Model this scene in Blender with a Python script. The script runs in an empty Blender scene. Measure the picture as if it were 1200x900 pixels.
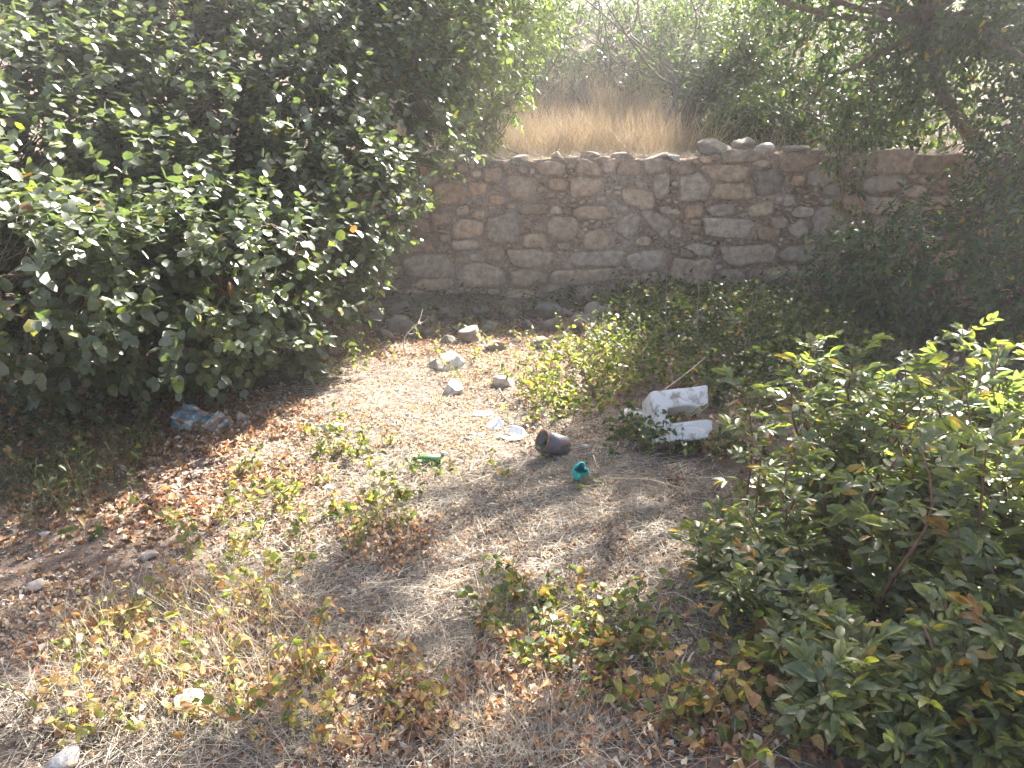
import bpy, math, random
import numpy as np
from mathutils import Matrix, Vector
R = math.radians
sc = bpy.context.scene
COL = sc.collection
rng = np.random.default_rng(11)
random.seed(5)

# ------------------------------------------------------------------ camera, sky, sun, exposure
CAMZ, PITCH, F = 1.6, R(17.0), 900.0          # metres, radians, focal length in pixels of a 1200 wide picture
cd = bpy.data.cameras.new('camera'); cam = bpy.data.objects.new('camera', cd); COL.objects.link(cam)
cam.location = (0, 0, CAMZ); cam.rotation_euler = (math.pi/2 - PITCH, 0, 0)
cd.sensor_width = 36; cd.lens = F/1200*36; cd.clip_start = 0.05; cd.clip_end = 500
sc.camera = cam
SUN_EL, SUN_AZ = R(38), R(27)                  # azimuth to the right of the viewing direction (+Y)
SUN = np.array([math.sin(SUN_AZ)*math.cos(SUN_EL), math.cos(SUN_AZ)*math.cos(SUN_EL), math.sin(SUN_EL)])
w = bpy.data.worlds.new('World'); sc.world = w; w.use_nodes = True
nt = w.node_tree; sky = nt.nodes.new('ShaderNodeTexSky'); sky.sky_type = 'NISHITA'; sky.sun_disc = False
sky.sun_elevation = SUN_EL; sky.sun_rotation = SUN_AZ; sky.dust_density = 5.0; sky.air_density = 0.8; sky.ozone_density = 0.3
bg = nt.nodes['Background']; bg.inputs['Strength'].default_value = 0.063
nt.links.new(sky.outputs[0], bg.inputs[0])
sd = bpy.data.lights.new('sun', 'SUN'); sd.energy = 5.0; sd.angle = R(0.6); sd.color = (1.0, 0.945, 0.87)
so = bpy.data.objects.new('sun', sd); COL.objects.link(so)
so.rotation_euler = Vector(tuple(SUN)).to_track_quat('Z', 'Y').to_euler(); so.location = (6, 12, 12)
vs = sc.view_settings; vs.view_transform = 'Standard'; vs.look = 'None'; vs.gamma = 1.0; vs.exposure = 2.9
vs.use_curve_mapping = False
try:
    sc.cycles.max_bounces = 8; sc.cycles.transparent_max_bounces = 8; sc.cycles.volume_bounces = 1
    sc.cycles.use_denoising = True
except Exception: pass

HAZE = .0032
# ------------------------------------------------------------------ helpers
def hash3(i, j, k):
    h = (i.astype(np.int64)*374761393 + j.astype(np.int64)*668265263 + k.astype(np.int64)*2147483647) & 0xffffffff
    h = ((h ^ (h >> 13))*1274126177) & 0xffffffff
    return ((h ^ (h >> 16)) & 0xffff)/65535.0
def noise(p):
    p = np.asarray(p, float); f = np.floor(p); t = p - f; t = t*t*(3-2*t); i = f.astype(np.int64); o = 0
    for dx in (0, 1):
        for dy in (0, 1):
            for dz in (0, 1):
                wgt = (t[..., 0] if dx else 1-t[..., 0])*(t[..., 1] if dy else 1-t[..., 1])*(t[..., 2] if dz else 1-t[..., 2])
                o = o + wgt*hash3(i[..., 0]+dx, i[..., 1]+dy, i[..., 2]+dz)
    return o
def fbm(p, n=3):
    p = np.asarray(p, float); s = 0; a = 1; tot = 0
    for k in range(n): s = s + a*noise(p*(2**k) + 17.3*k); tot += a; a *= .5
    return s/tot
def P3(x, y, z=0.0):
    x, y = np.broadcast_arrays(np.asarray(x, float), np.asarray(y, float)); return np.stack([x, y, np.full(x.shape, z)], -1)
WY = 8.2                                        # the wall's face
def ground_h(x, y):
    x = np.asarray(x, float); y = np.asarray(y, float)
    h = (fbm(P3(x*.9, y*.9), 3)-.5)*.10 + (fbm(P3(x*5, y*5, 3), 2)-.5)*.03
    heap = np.exp(-((y-8.3)/.7)**2)*(.03 + .12*np.exp(-((x+1.1)/1.3)**2))
    return h + heap + .10*np.exp(-((x-1.9)/1.2)**2 - ((y-6.4)/1.2)**2)
def hill_h(x, y):
    x = np.asarray(x, float); y = np.asarray(y, float)
    d = y-8.6; b = 1.50 + .06*np.clip(d, 0, 2.2) + .36*np.clip(d-2.2, 0, 24)
    return b + (fbm(P3(x*.7, y*.7, 9), 3)-.5)*.22*np.clip(d*.8+.35, 0, 1.6) + .03*(fbm(P3(x*4, y*4, 2), 2)-.5)
cp, sp = math.cos(PITCH), math.sin(PITCH)
def ray(px, py):
    u = (px-600)/F; v = (450-py)/F
    return np.array([u, cp+v*sp, -sp+v*cp])
def on_ground(px, py):                          # where the ground stands at that place of the photograph
    d = ray(px, py); z = 0
    for _ in range(6):
        t = (z-CAMZ)/d[2]; x, y = d[0]*t, d[1]*t; z = float(ground_h(x, y))
    return np.array([x, y, z])
def at_y(px, py, y):
    d = ray(px, py); t = y/d[1]; return np.array([d[0]*t, y, CAMZ+d[2]*t])
def project(p):
    p = np.asarray(p, float); z = p[..., 2]-CAMZ
    dep = p[..., 1]*cp - z*sp; up = p[..., 1]*sp + z*cp
    dd = np.where(dep > .05, dep, .05)
    return 600+F*p[..., 0]/dd, 450-F*up/dd, dep

def mesh_from(name, V, Fc, C=None, smooth=True):
    """V (n,3), Fc (m,3) triangles, C (n,3) colours"""
    me = bpy.data.meshes.new(name); V = np.ascontiguousarray(V, np.float32); Fc = np.ascontiguousarray(Fc, np.int32)
    me.vertices.add(len(V)); me.vertices.foreach_set('co', V.ravel())
    me.loops.add(Fc.size); me.loops.foreach_set('vertex_index', Fc.ravel())
    me.polygons.add(len(Fc)); me.polygons.foreach_set('loop_start', np.arange(0, Fc.size, 3, dtype=np.int32))
    if smooth: me.polygons.foreach_set('use_smooth', np.ones(len(Fc), bool))
    me.update(calc_edges=True)
    if C is not None:
        a = me.attributes.new('col', 'FLOAT_COLOR', 'POINT')
        a.data.foreach_set('color', np.concatenate([C, np.ones((len(C), 1))], 1).astype(np.float32).ravel())
    return me
def link(name, me, mat, parent=None):
    o = bpy.data.objects.new(name, me); COL.objects.link(o)
    if mat and not me.materials: me.materials.append(mat)
    if parent: o.parent = parent
    return o
def tag(o, label=None, cat=None, group=None, kind=None):
    if label: o['label'] = label
    if cat: o['category'] = cat
    if group: o['group'] = group
    if kind: o['kind'] = kind
    return o
def thing(name, label, cat, loc, group=None):
    o = bpy.data.objects.new(name, None); COL.objects.link(o); o.location = tuple(loc); o.empty_display_size = .1
    return tag(o, label, cat, group)
class Geo:
    def __init__(s): s.V = []; s.F = []; s.C = []; s.n = 0
    def add(s, V, Fc, c):
        V = np.asarray(V, float); c = np.asarray(c, float)
        if c.ndim == 1: c = np.tile(c, (len(V), 1))
        s.V.append(V); s.F.append(np.asarray(Fc)+s.n); s.C.append(c); s.n += len(V)
    def build(s, name, mat, parent=None, smooth=True):
        V = np.concatenate(s.V)
        if parent is not None: V = V - np.array(parent.location)
        return link(name, mesh_from(name, V, np.concatenate(s.F), np.concatenate(s.C), smooth), mat, parent)
    def scatter(s, tv, tf, M, T, C, tint=None):            # one template, many transforms
        if len(T) == 0: return
        k, n = len(T), len(tv)
        V = np.einsum('kij,nj->kni', M, tv) + T[:, None, :]
        Fc = tf[None] + (np.arange(k)*n)[:, None, None]
        s.add(V.reshape(-1, 3), Fc.reshape(-1, 3), np.repeat(C, n, 0) if tint is None else (C[:, None]*tint[None]).reshape(-1, 3))
def unit(v): return v/np.maximum(np.linalg.norm(v, axis=-1, keepdims=True), 1e-9)
def frames(d, nh):                              # columns: along the leaf, across, normal
    x = unit(d); y = unit(np.cross(nh, x)); z = np.cross(x, y); return np.stack([x, y, z], -1)
def tube(pts, rad, sides=5, cap=True):
    pts = np.asarray(pts, float); n = len(pts); rad = np.broadcast_to(rad, (n,))
    d = unit(np.gradient(pts, axis=0)); ref = np.array([0, 0, 1.]) if abs(d[0][2]) < .9 else np.array([1., 0, 0])
    a = unit(np.cross(d, ref)); b = np.cross(d, a); th = np.arange(sides)*2*math.pi/sides
    V = pts[:, None] + rad[:, None, None]*(np.cos(th)[None, :, None]*a[:, None] + np.sin(th)[None, :, None]*b[:, None])
    Fc = []
    for i in range(n-1):
        for j in range(sides):
            k = (j+1) % sides; p, q, r, t = i*sides+j, i*sides+k, (i+1)*sides+k, (i+1)*sides+j
            Fc += [(p, q, r), (p, r, t)]
    if cap:
        for j in range(1, sides-1): Fc += [(0, j+1, j), ((n-1)*sides, (n-1)*sides+j, (n-1)*sides+j+1)]
    return V.reshape(-1, 3), np.array(Fc)
def bent(a, b, n=5, wob=.08, g=None):
    g = g or rng; a = np.asarray(a, float); b = np.asarray(b, float); t = np.linspace(0, 1, n)[:, None]; L = np.linalg.norm(b-a)
    off = g.normal(0, wob*L, 3); off2 = g.normal(0, wob*.5*L, 3)
    return a + (b-a)*t + off*np.sin(math.pi*t) + off2*np.sin(2*math.pi*t)

# leaf shapes: along +X from 0 to 1
def leaf_shape(wd, fold=.25, curl=.15, prof=(.72, 1.0, .66), xs=(0, .2, .48, .78, 1), wave=0., seed=0):
    g = np.random.default_rng(seed); m = [(x, 0, -curl*x*x) for x in xs]; L = []; Rr = []
    for k in (0, 1, 2):
        x = xs[k+1]; h = prof[k]*wd/2
        L.append((x-.02, h, -curl*x*x + fold*h + wave*g.normal())); Rr.append((x-.02, -h, -curl*x*x + fold*h + wave*g.normal()))
    V = np.array(m+L+Rr); Fc = []
    for s, o in ((1, 5), (-1, 8)):
        q = [(0, 1, o), (1, 2, o+1), (1, o+1, o), (2, 3, o+2), (2, o+2, o+1), (3, 4, o+2)]
        Fc += [t if s > 0 else t[::-1] for t in q]
    return V, np.array(Fc)
def compound_shape(n=3, lw=.42, seed=0, droop=.25):
    g = np.random.default_rng(seed); V = []; Fc = []; k = 0
    v, f = tube([(0, 0, 0), (.35, 0, .02), (.7, 0, -.06*droop*4)], [.012, .010, .006], 3, False); V.append(v); Fc.append(f); k += len(v); TI = [np.tile([1.3, .9, .7], (len(v), 1))]
    spots = []
    for i in range(n):
        x = .22+.46*i/max(1, n-1)
        for s in (1, -1): spots.append((x+g.normal(0, .02), s*R(58-10*i+g.normal(0, 6)), .34+.05*i))
    spots.append((.68, g.normal(0, .08), .46))
    for x, a, L in spots:
        v, f = leaf_shape(lw*g.uniform(.8, 1.2), g.uniform(.0, .7), g.uniform(-.1, .6), (.78, 1, .72), seed=g.integers(999))
        v = v*L*g.uniform(.75, 1.15); t = g.normal(0, .5); ca, sa = math.cos(a), math.sin(a)
        v = v @ np.array([[1, 0, 0], [0, math.cos(t), -math.sin(t)], [0, math.sin(t), math.cos(t)]]).T
        v = v @ np.array([[ca, -sa, 0], [sa, ca, 0], [0, 0, 1]]).T + np.array([x, 0, -.24*droop*x*x*2+.01])
        V.append(v); Fc.append(f+k); k += len(v); TI.append(np.tile(np.array([2.3, 1.25, .8] if g.random() < .05 else ([1.5, 1.35, .8] if g.random() < .12 else [1, 1, 1]))*g.uniform(.8, 1.25), (len(v), 1)))
    return np.concatenate(V), np.concatenate(Fc), np.concatenate(TI)

# ------------------------------------------------------------------ materials
def newmat(name):
    m = bpy.data.materials.new(name); m.use_nodes = True; n = m.node_tree; b = n.nodes['Principled BSDF']; return m, n, b
def N(n, t, **kw):
    x = n.nodes.new('ShaderNode'+t)
    for k, v in kw.items():
        if hasattr(x, k): setattr(x, k, v)
        else: x.inputs[k.replace('_', ' ')].default_value = v
    return x
def coords(n, scale, detail=4, rough=.6):
    g = n.nodes.new('ShaderNodeNewGeometry'); t = N(n, 'TexNoise', Scale=scale, Detail=detail, Roughness=rough)
    n.links.new(g.outputs['Position'], t.inputs['Vector']); return t
def mixc(n, a, b, f, mode='MIX'):
    m = n.nodes.new('ShaderNodeMix'); m.data_type = 'RGBA'; m.blend_type = mode
    for s, v in ((6, a), (7, b), (0, f)):
        if hasattr(v, 'links') or hasattr(v, 'is_linked'): n.links.new(v, m.inputs[s])
        else: m.inputs[s].default_value = v if s == 0 else (*v, 1)
    return m.outputs[2]
def ramp(n, src, pts):
    r = n.nodes.new('ShaderNodeValToRGB'); e = r.color_ramp.elements
    while len(e) < len(pts): e.new(.5)
    for q, (p, c) in zip(e, pts): q.position = p; q.color = (*c, 1) if len(c) == 3 else c
    n.links.new(src, r.inputs[0]); return r.outputs[0]
def bump(n, src, b, strength, dist):
    u = N(n, 'Bump', Strength=strength, Distance=dist); n.links.new(src, u.inputs['Height']); n.links.new(u.outputs[0], b.inputs['Normal'])
def leaf_mat(name, rough=.42, trans=.3, gain=(1.9, 2.1, .9), spec=.5):
    m, n, b = newmat(name); a = N(n, 'Attribute', attribute_name='col')
    t = coords(n, 60, 2); c = mixc(n, a.outputs['Color'], (0.5, 0.5, 0.5), .0)
    c = mixc(n, c, ramp(n, t.outputs[0], [(.3, (.72, .72, .72)), (.7, (1.2, 1.2, 1.1))]), 1.0, 'MULTIPLY')
    n.links.new(c, b.inputs['Base Color']); b.inputs['Roughness'].default_value = rough; b.inputs['Specular IOR Level'].default_value = spec
    tr = n.nodes.new('ShaderNodeBsdfTranslucent'); n.links.new(mixc(n, c, gain, 1.0, 'MULTIPLY'), tr.inputs[0])
    mx = n.nodes.new('ShaderNodeMixShader'); mx.inputs[0].default_value = trans
    n.links.new(b.outputs[0], mx.inputs[1]); n.links.new(tr.outputs[0], mx.inputs[2])
    n.links.new(mx.outputs[0], n.nodes['Material Output'].inputs[0]); return m
def attr_mat(name, rough=.85, nscale=40, lo=.7, hi=1.25, bstr=.3, bdist=.01, spec=.3, bscale=None):
    m, n, b = newmat(name); a = N(n, 'Attribute', attribute_name='col'); t = coords(n, nscale, 5)
    c = mixc(n, a.outputs['Color'], ramp(n, t.outputs[0], [(.3, (lo,)*3), (.7, (hi,)*3)]), 1.0, 'MULTIPLY')
    n.links.new(c, b.inputs['Base Color']); b.inputs['Roughness'].default_value = rough; b.inputs['Specular IOR Level'].default_value = spec
    if bstr: bump(n, (coords(n, bscale, 6) if bscale else t).outputs[0], b, bstr, bdist)
    return m
M_leafA = leaf_mat('leaf_leathery', .5, .3, (1.7, 1.9, .8), 1.0)
M_leafB = leaf_mat('leaf_soft', .42, .38, (1.9, 2.1, .9), .5)
M_leafC = leaf_mat('leaf_compound', .42, .38, (1.9, 2.1, .8), .55)
M_vine = leaf_mat('leaf_vine', .5, .42, (1.8, 1.9, .8), .4)
M_dead = leaf_mat('leaf_dead', .65, .25, (1.5, 1.3, 1.0), .3)
M_straw = leaf_mat('straw', .55, .3, (1.3, 1.25, 1.1), .35)
M_bark = attr_mat('bark', .85, 30, .6, 1.3, .5, .01)
M_stone = attr_mat('wall_stone', .9, 16, .62, 1.32, .8, .02, .2, 38)
M_rock = attr_mat('field_stone', .85, 25, .7, 1.2, .6, .015, .25, 30)
M_mortar = attr_mat('mortar', .95, 35, .55, 1.35, .9, .03, .15, 50)
def ground_mat():
    m, n, b = newmat('earth')
    t1, t2, t3 = coords(n, 1.6, 5), coords(n, 14, 6, .7), coords(n, 90, 4, .7)
    c = ramp(n, t1.outputs[0], [(.3, (.12, .093, .078)), (.5, (.22, .176, .148)), (.72, (.38, .315, .268))])
    c = mixc(n, c, ramp(n, t2.outputs[0], [(.32, (.6, .55, .52)), (.68, (1.3, 1.28, 1.25))]), 1.0, 'MULTIPLY')
    c = mixc(n, c, ramp(n, t3.outputs[0], [(.35, (.65, .65, .65)), (.7, (1.35, 1.33, 1.3))]), 1.0, 'MULTIPLY')
    n.links.new(c, b.inputs['Base Color']); b.inputs['Roughness'].default_value = .95; b.inputs['Specular IOR Level'].default_value = .15
    bump(n, t3.outputs[0], b, .9, .02); return m
M_ground = ground_mat()

# ------------------------------------------------------------------ where the sun reaches: the crowns leave these lines of sight to the sun open
e1 = unit(np.cross(SUN, [0, 0, 1.])); e2 = np.cross(e1, SUN)
def sunplane(p): p = np.asarray(p, float); return np.stack([p @ e1, p @ e2], -1)
LIT = []                                        # (sun-plane centre, radius)
def lit(px, py, r, z=None):
    p = on_ground(px, py) if z is None else z
    LIT.append((sunplane(p), r))
for q in [(440, 430, .35), (500, 430, .4), (560, 425, .4), (620, 425, .4), (680, 430, .35), (700, 440, .25), (400, 470, .35), (470, 480, .4), (540, 480, .4), (600, 490, .4), (640, 500, .22),
          (330, 510, .3), (390, 520, .35), (460, 530, .35), (530, 530, .35), (590, 530, .25), (290, 560, .25), (350, 570, .3), (420, 560, .2), (310, 620, .25), (370, 630, .22), (260, 660, .2), (330, 680, .18),
          (640, 640, .10), (600, 660, .10), (540, 690, .12), (500, 720, .10), (740, 560, .06), (760, 625, .10), (720, 640, .08), (690, 760, .10), (640, 750, .06), (620, 800, .09),
          (230, 760, .13), (300, 780, .12), (150, 800, .16), (80, 860, .2), (200, 870, .18), (330, 850, .12), (400, 860, .09), (100, 780, .10), (560, 880, .07), (250, 830, .12), (30, 800, .10), (740, 700, .08)]:
    lit(*q)
for px, py, y, r in [(1080, 465, 3.0, .13), (1150, 560, 2.7, .14), (980, 620, 2.7, .11), (1030, 700, 2.3, .10), (1120, 790, 2.0, .14), (1170, 860, 1.9, .14), (1090, 440, 3.1, .1), (1190, 640, 2.4, .12), (1000, 590, 2.9, .07), (1140, 420, 3.3, .12), (900, 560, 3.0, .08), (1180, 500, 2.9, .1), (870, 720, 2.3, .06), (1060, 640, 2.5, .09)]:
    LIT.append((sunplane(at_y(px, py, y)), r*1.35))
for x_, y_ in [(.3, 9.6), (.7, 10), (1.1, 10.2), (.6, 10.8), (1.2, 11), (.2, 10.3), (1.6, 9.4), (1.0, 9.2), (.4, 9.0), (1.8, 9.9), (.9, 11.6), (.3, 11.4)]: LIT.append((sunplane((x_, y_, 2.0)), .27))
LC = np.array([c for c, r in LIT]); LR = np.array([r for c, r in LIT])
def opens(p, margin=.05):
    q = sunplane(p); d = np.linalg.norm(q[:, None] - LC[None], axis=-1)
    return (d < LR[None]+margin).any(1)

# ------------------------------------------------------------------ ground and hillside
def grid_sheet(name, xs, ys, hf, mat):
    X, Y = np.meshgrid(xs, ys); V = np.stack([X, Y, hf(X, Y)], -1).reshape(-1, 3); nx, ny = len(xs), len(ys)
    i = (np.arange(ny-1)[:, None]*nx + np.arange(nx-1)[None]).ravel()
    Fc = np.concatenate([np.stack([i, i+1, i+nx+1], -1), np.stack([i, i+nx+1, i+nx], -1)])
    o = link(name, mesh_from(name, V, Fc), mat); return tag(o, kind='structure')
def spaced(a, b, lo, hi, step, n=14):
    return np.concatenate([a-(np.geomspace(1, 1+a-lo, n)[::-1]-1)[:-1], np.arange(a, b, step), b+np.geomspace(1, 1+hi-b, n)-1])
grid_sheet('ground', spaced(-4, 4.5, -60, 60, .045), np.concatenate([-60+np.array([0, 20, 40, 52.]), np.arange(-5, 1, .5), np.arange(1, 8.7, .045)]), ground_h, M_ground)
def hill_f(X, Y): return np.where(Y < 8.61, np.minimum(hill_h(X, Y), .0), hill_h(X, Y))
hs = grid_sheet('hillside', spaced(-5, 7, -60, 60, .1), np.concatenate([[8.6], np.arange(8.62, 14, .1), np.arange(14, 60, .8)]), hill_f, M_ground)

# ------------------------------------------------------------------ stone wall
wall = thing('stone_wall', 'old rubble stone wall with crumbling mortar across the back of the yard', 'stone wall', (1, WY, 0))
WX0, WX1 = -6.0, 8.5
def top_h(x): x = np.asarray(x, float); return 1.50 + (fbm(P3(x*1.3, x*0+2.2), 3)-.5)*.10 + .10*np.exp(-((x-2.35)/.35)**2) + .05*np.exp(-((x-3)/.3)**2)
xs = np.arange(WX0, WX1, .04); nz = 40; nx = len(xs); V = []; C = []
for k in range(nz+1):
    f = k/nz; z = -.15 + (top_h(xs)+.15)*f
    y = WY+.046 + (fbm(np.stack([xs*8, xs*0, z*8], -1), 4)-.5)*.09 + .05*(z/1.5)**2
    V.append(np.stack([xs, y, z], -1))
for d in (.15, .3, .45): V.append(np.stack([xs, np.full(nx, WY+.05+d), top_h(xs)+(fbm(P3(xs*5, xs*0+d*9), 2)-.5)*.06], -1))
V.append(np.stack([xs, np.full(nx, WY+.5), np.full(nx, -.15)], -1)); V = np.concatenate(V); rows = nz+5
i = (np.arange(rows-1)[:, None]*nx + np.arange(nx-1)[None]).ravel()
Fc = np.concatenate([np.stack([i, i+1, i+nx+1], -1), np.stack([i, i+nx+1, i+nx], -1)])
mc = np.array([.40, .29, .215])*(.75+.55*fbm(V*3, 3)[:, None]); wh = np.clip((fbm(V*1.7+5, 3)-.60)*6 + .9*np.exp(-((V[:, 0]-1.05)/.5)**2-((V[:, 2]-1.15)/.28)**2) + .5*np.exp(-((V[:, 2]-1.5)/.12)**2), 0, .75)[:, None]
mc = mc*(1-wh) + np.array([.45, .385, .33])*wh
link('mortar_core', mesh_from('mortar_core', V-np.array(wall.location), Fc, mc), M_mortar, wall)
# stones read off the photograph: x, y, width, height (pixels of two enlarged views), tilt, tone
GT, GR, TN, BR, OR, LG, YE, DK = (.44, .335, .255), (.41, .33, .265), (.47, .345, .245), (.39, .28, .205), (.46, .31, .21), (.49, .39, .31), (.48, .36, .24), (.29, .23, .19)
ZA = [(268, 310, 135, 80, 0, OR), (432, 240, 70, 55, 0, BR), (535, 283, 110, 92, 0, GT), (650, 215, 100, 50, 0, GT), (780, 280, 130, 75, 0, TN), (870, 205, 60, 50, 0, GT), (940, 212, 110, 60, 0, BR), (1035, 205, 80, 60, 0, LG),
      (1060, 275, 56, 98, 0, GR), (375, 290, 70, 50, 0, OR), (385, 385, 50, 40, 0, TN), (320, 370, 50, 40, 0, GT), (338, 440, 112, 88, 0, TN), (476, 437, 126, 108, 8, GR), (692, 437, 125, 94, 0, GT),
      (580, 365, 110, 40, 0, BR), (800, 375, 130, 50, 0, TN), (940, 425, 78, 96, -25, GR), (1060, 425, 175, 70, -33, GR), (1085, 372, 75, 35, -5, LG), (158, 502, 115, 52, 0, BR), (330, 492, 108, 40, 0, LG), (440, 530, 75, 60, 0, BR),
      (578, 545, 188, 66, 0, GT), (815, 548, 215, 62, 4, GR), (1005, 556, 162, 88, 0, GR), (1160, 525, 70, 50, 0, GT), (195, 575, 195, 98, 0, GR), (390, 608, 182, 92, -4, GT), (565, 620, 136, 62, 0, TN), (770, 615, 245, 66, 0, TN),
      (935, 630, 85, 50, 0, OR), (1030, 615, 85, 40, 0, TN), (220, 640, 130, 45, 0, TN), (800, 682, 155, 62, 0, GT), (960, 686, 108, 58, 0, GR), (1070, 690, 82, 52, 0, GT), (340, 697, 112, 46, 0, BR), (540, 685, 110, 50, 0, TN), (660, 665, 90, 50, 0, BR), (590, 480, 100, 50, 0, TN), (450, 330, 60, 40, 0, OR), (250, 400, 90, 50, 0, BR), (160, 430, 90, 60, 0, BR)]
ZB = [(205, 210, 155, 56, 0, TN), (105, 258, 102, 92, 6, GR), (350, 240, 112, 88, -6, DK), (230, 270, 152, 56, 0, YE), (405, 300, 66, 40, 0, LG), (450, 178, 142, 52, 5, BR), (525, 215, 92, 70, 0, GR), (560, 265, 60, 40, 0, LG), (670, 182, 62, 64, 0, GT),
      (780, 175, 122, 84, 0, GT), (735, 242, 152, 56, 10, GR), (730, 318, 116, 62, 0, LG), (185, 335, 92, 42, 0, GR), (320, 332, 80, 46, 6, YE), (20, 338, 60, 30, 0, LG), (215, 393, 172, 62, -3, LG), (380, 375, 62, 42, 0, GT), (470, 340, 72, 36, 0, LG),
      (545, 375, 124, 114, 0, GR), (755, 388, 122, 68, -5, LG), (850, 402, 72, 42, 0, LG), (450, 397, 60, 52, 30, LG), (25, 405, 72, 50, 0, LG), (110, 470, 122, 46, 0, GR), (280, 483, 198, 66, 3, GT), (485, 480, 214, 62, -4, GR), (90, 535, 152, 102, 0, TN),
      (220, 560, 100, 62, 0, GT), (300, 555, 60, 52, 0, BR), (390, 545, 132, 50, 6, GT), (470, 562, 62, 50, 0, BR), (30, 622, 62, 40, 0, BR), (430, 602, 112, 32, 0, GT), (310, 602, 82, 42, 0, GR), (930, 180, 152, 62, 0, BR), (700, 450, 152, 40, 0, TN), (620, 180, 45, 60, 10, TN), (260, 150, 120, 40, 0, LG), (60, 195, 80, 40, 0, BR)]
sites = []
for Z, ox, s in ((ZA, 440, 1200/380), (ZB, 780, 1200/420)):
    for x, y, ww, hh, rot, c in Z:
        p = at_y(ox+x/s, 130+y/s, WY); k = 8.35/F/s
        sites.append([p[0], p[2], ww*k/2, hh*k/2, R(rot), c])
nmain = len(sites)
g = np.random.default_rng(3)
def covers(x, z, m=1.0):
    for a in sites:
        dx, dz = x-a[0], z-a[1]; ca, sa = math.cos(a[4]), math.sin(a[4]); u, v = (dx*ca+dz*sa)/(a[2]*m), (-dx*sa+dz*ca)/(a[3]*m)
        if (u**4+v**4) < 1: return True
    return False
for (rmin, rmax, tries) in ((.13, .2, 500), (.08, .13, 900), (.05, .075, 1800), (.028, .045, 5000), (.013, .026, 9000)):
    for _ in range(tries):
        x, z = g.uniform(WX0+.2 if rmin > .04 else -1.6, 6.5 if rmin > .04 else 5.0), g.uniform(.0, 1.5); rx = g.uniform(rmin, rmax); rz = rx*g.uniform(.42, .75)
        if rmin < .04 and x < -2: continue
        if z+rz*.8 > top_h(x): continue
        if not any(covers(x+dx*rx*.8, z+dz*rz*.8, 1.0) for dx, dz in ((0, 0), (1, 0), (-1, 0), (0, 1), (0, -1))):
            t = g.random(); c = (TN, GT, GR, BR, OR, LG)[g.integers(6)]
            sites.append([x, z, rx, rz, g.normal(0, .18), tuple(np.array(c)*g.uniform(.85, 1.15))])
S = np.array([s[:5] for s in sites])
def sdist(x, z, idx):                            # superelliptic distance to the given sites
    a = S[idx]; dx = x-a[:, 0]; dz = z-a[:, 1]; ca, sa = np.cos(a[:, 4]), np.sin(a[:, 4])
    u, v = np.abs(dx*ca+dz*sa)/a[:, 2], np.abs(-dx*sa+dz*ca)/a[:, 3]; return (u**7+v**7)**(1/7)
small = Geo(); nind = 0; order = np.argsort([-(s[2]*s[3])*(2 if (-1.3 < s[0] < 5) else .3) for s in sites])
for rank, idx in enumerate(order):
    x, z, rx, rz, rot, c = sites[idx]; big = rank < 300; na = 13 if rank < 110 else (9 if big else 6)
    near = np.where((np.abs(S[:, 0]-x) < rx*1.6+S[:, 2]) & (np.abs(S[:, 1]-z) < rz*1.6+S[:, 3]))[0]; near = near[near != idx]
    ca, sa = math.cos(rot), math.sin(rot); ring = []; gap = .006
    ph = g.uniform(0, 6)
    for j in range(na):
        th = 2*math.pi*j/na + g.normal(0, 1.0/na)*.9; du, dv = math.cos(th), math.sin(th)
        lim = 1.17/((abs(du)**7+abs(dv)**7)**(1/7)); f = .4
        while f < lim*g.uniform(.93, 1.0):
            ex, ez = x+(du*rx*ca-dv*rz*sa)*f, z+(du*rx*sa+dv*rz*ca)*f
            if len(near) and sdist(ex, ez, near).min() < (abs(du)**7+abs(dv)**7)**(1/7)*f: break
            f += .05
        L = math.hypot(du*rx, dv*rz); f = max(.3, (f - gap/L - .03)*g.uniform(.80, 1.02)); ring.append((du*rx*f, dv*rz*f))
    ring = np.array(ring); xy = np.stack([ring[:, 0]*ca-ring[:, 1]*sa, ring[:, 0]*sa+ring[:, 1]*ca], -1)
    pr = g.uniform(-.015, .032) if big else g.uniform(0, .03); tx, tz = g.normal(0, .07, 2); y0 = WY + .05*(z/1.5)**2
    V = []
    for sc_, dep in ((1.0, .09), (1.0, .010), (.955, -.003), (.6, -.006)):
        q = xy*sc_; V.append(np.stack([x+q[:, 0], y0-pr+dep+q[:, 0]*tx+q[:, 1]*tz + (g.normal(0, .0045, na) if dep < .05 else 0), z+q[:, 1]], -1))
    V.append(np.array([[x, y0-pr-.006, z]])); V = np.concatenate(V); Fc = []
    for k in range(3):
        for j in range(na):
            a, b, c2, d = k*na+j, k*na+(j+1) % na, (k+1)*na+(j+1) % na, (k+1)*na+j; Fc += [(a, b, c2), (a, c2, d)]
    for j in range(na): Fc.append((3*na+j, 3*na+(j+1) % na, 4*na))
    cc = np.array(c)*g.uniform(.82, 1.15); cc = cc*(.86+.28*fbm(V*7+idx, 2)[:, None])
    if big: link('stone', mesh_from('stone', V-np.array(wall.location), np.array(Fc), cc, False), M_stone, wall)
    else: small.add(V, Fc, cc)
o = small.build('chinking_stones', M_stone, wall); o['kind'] = 'stuff'

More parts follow.
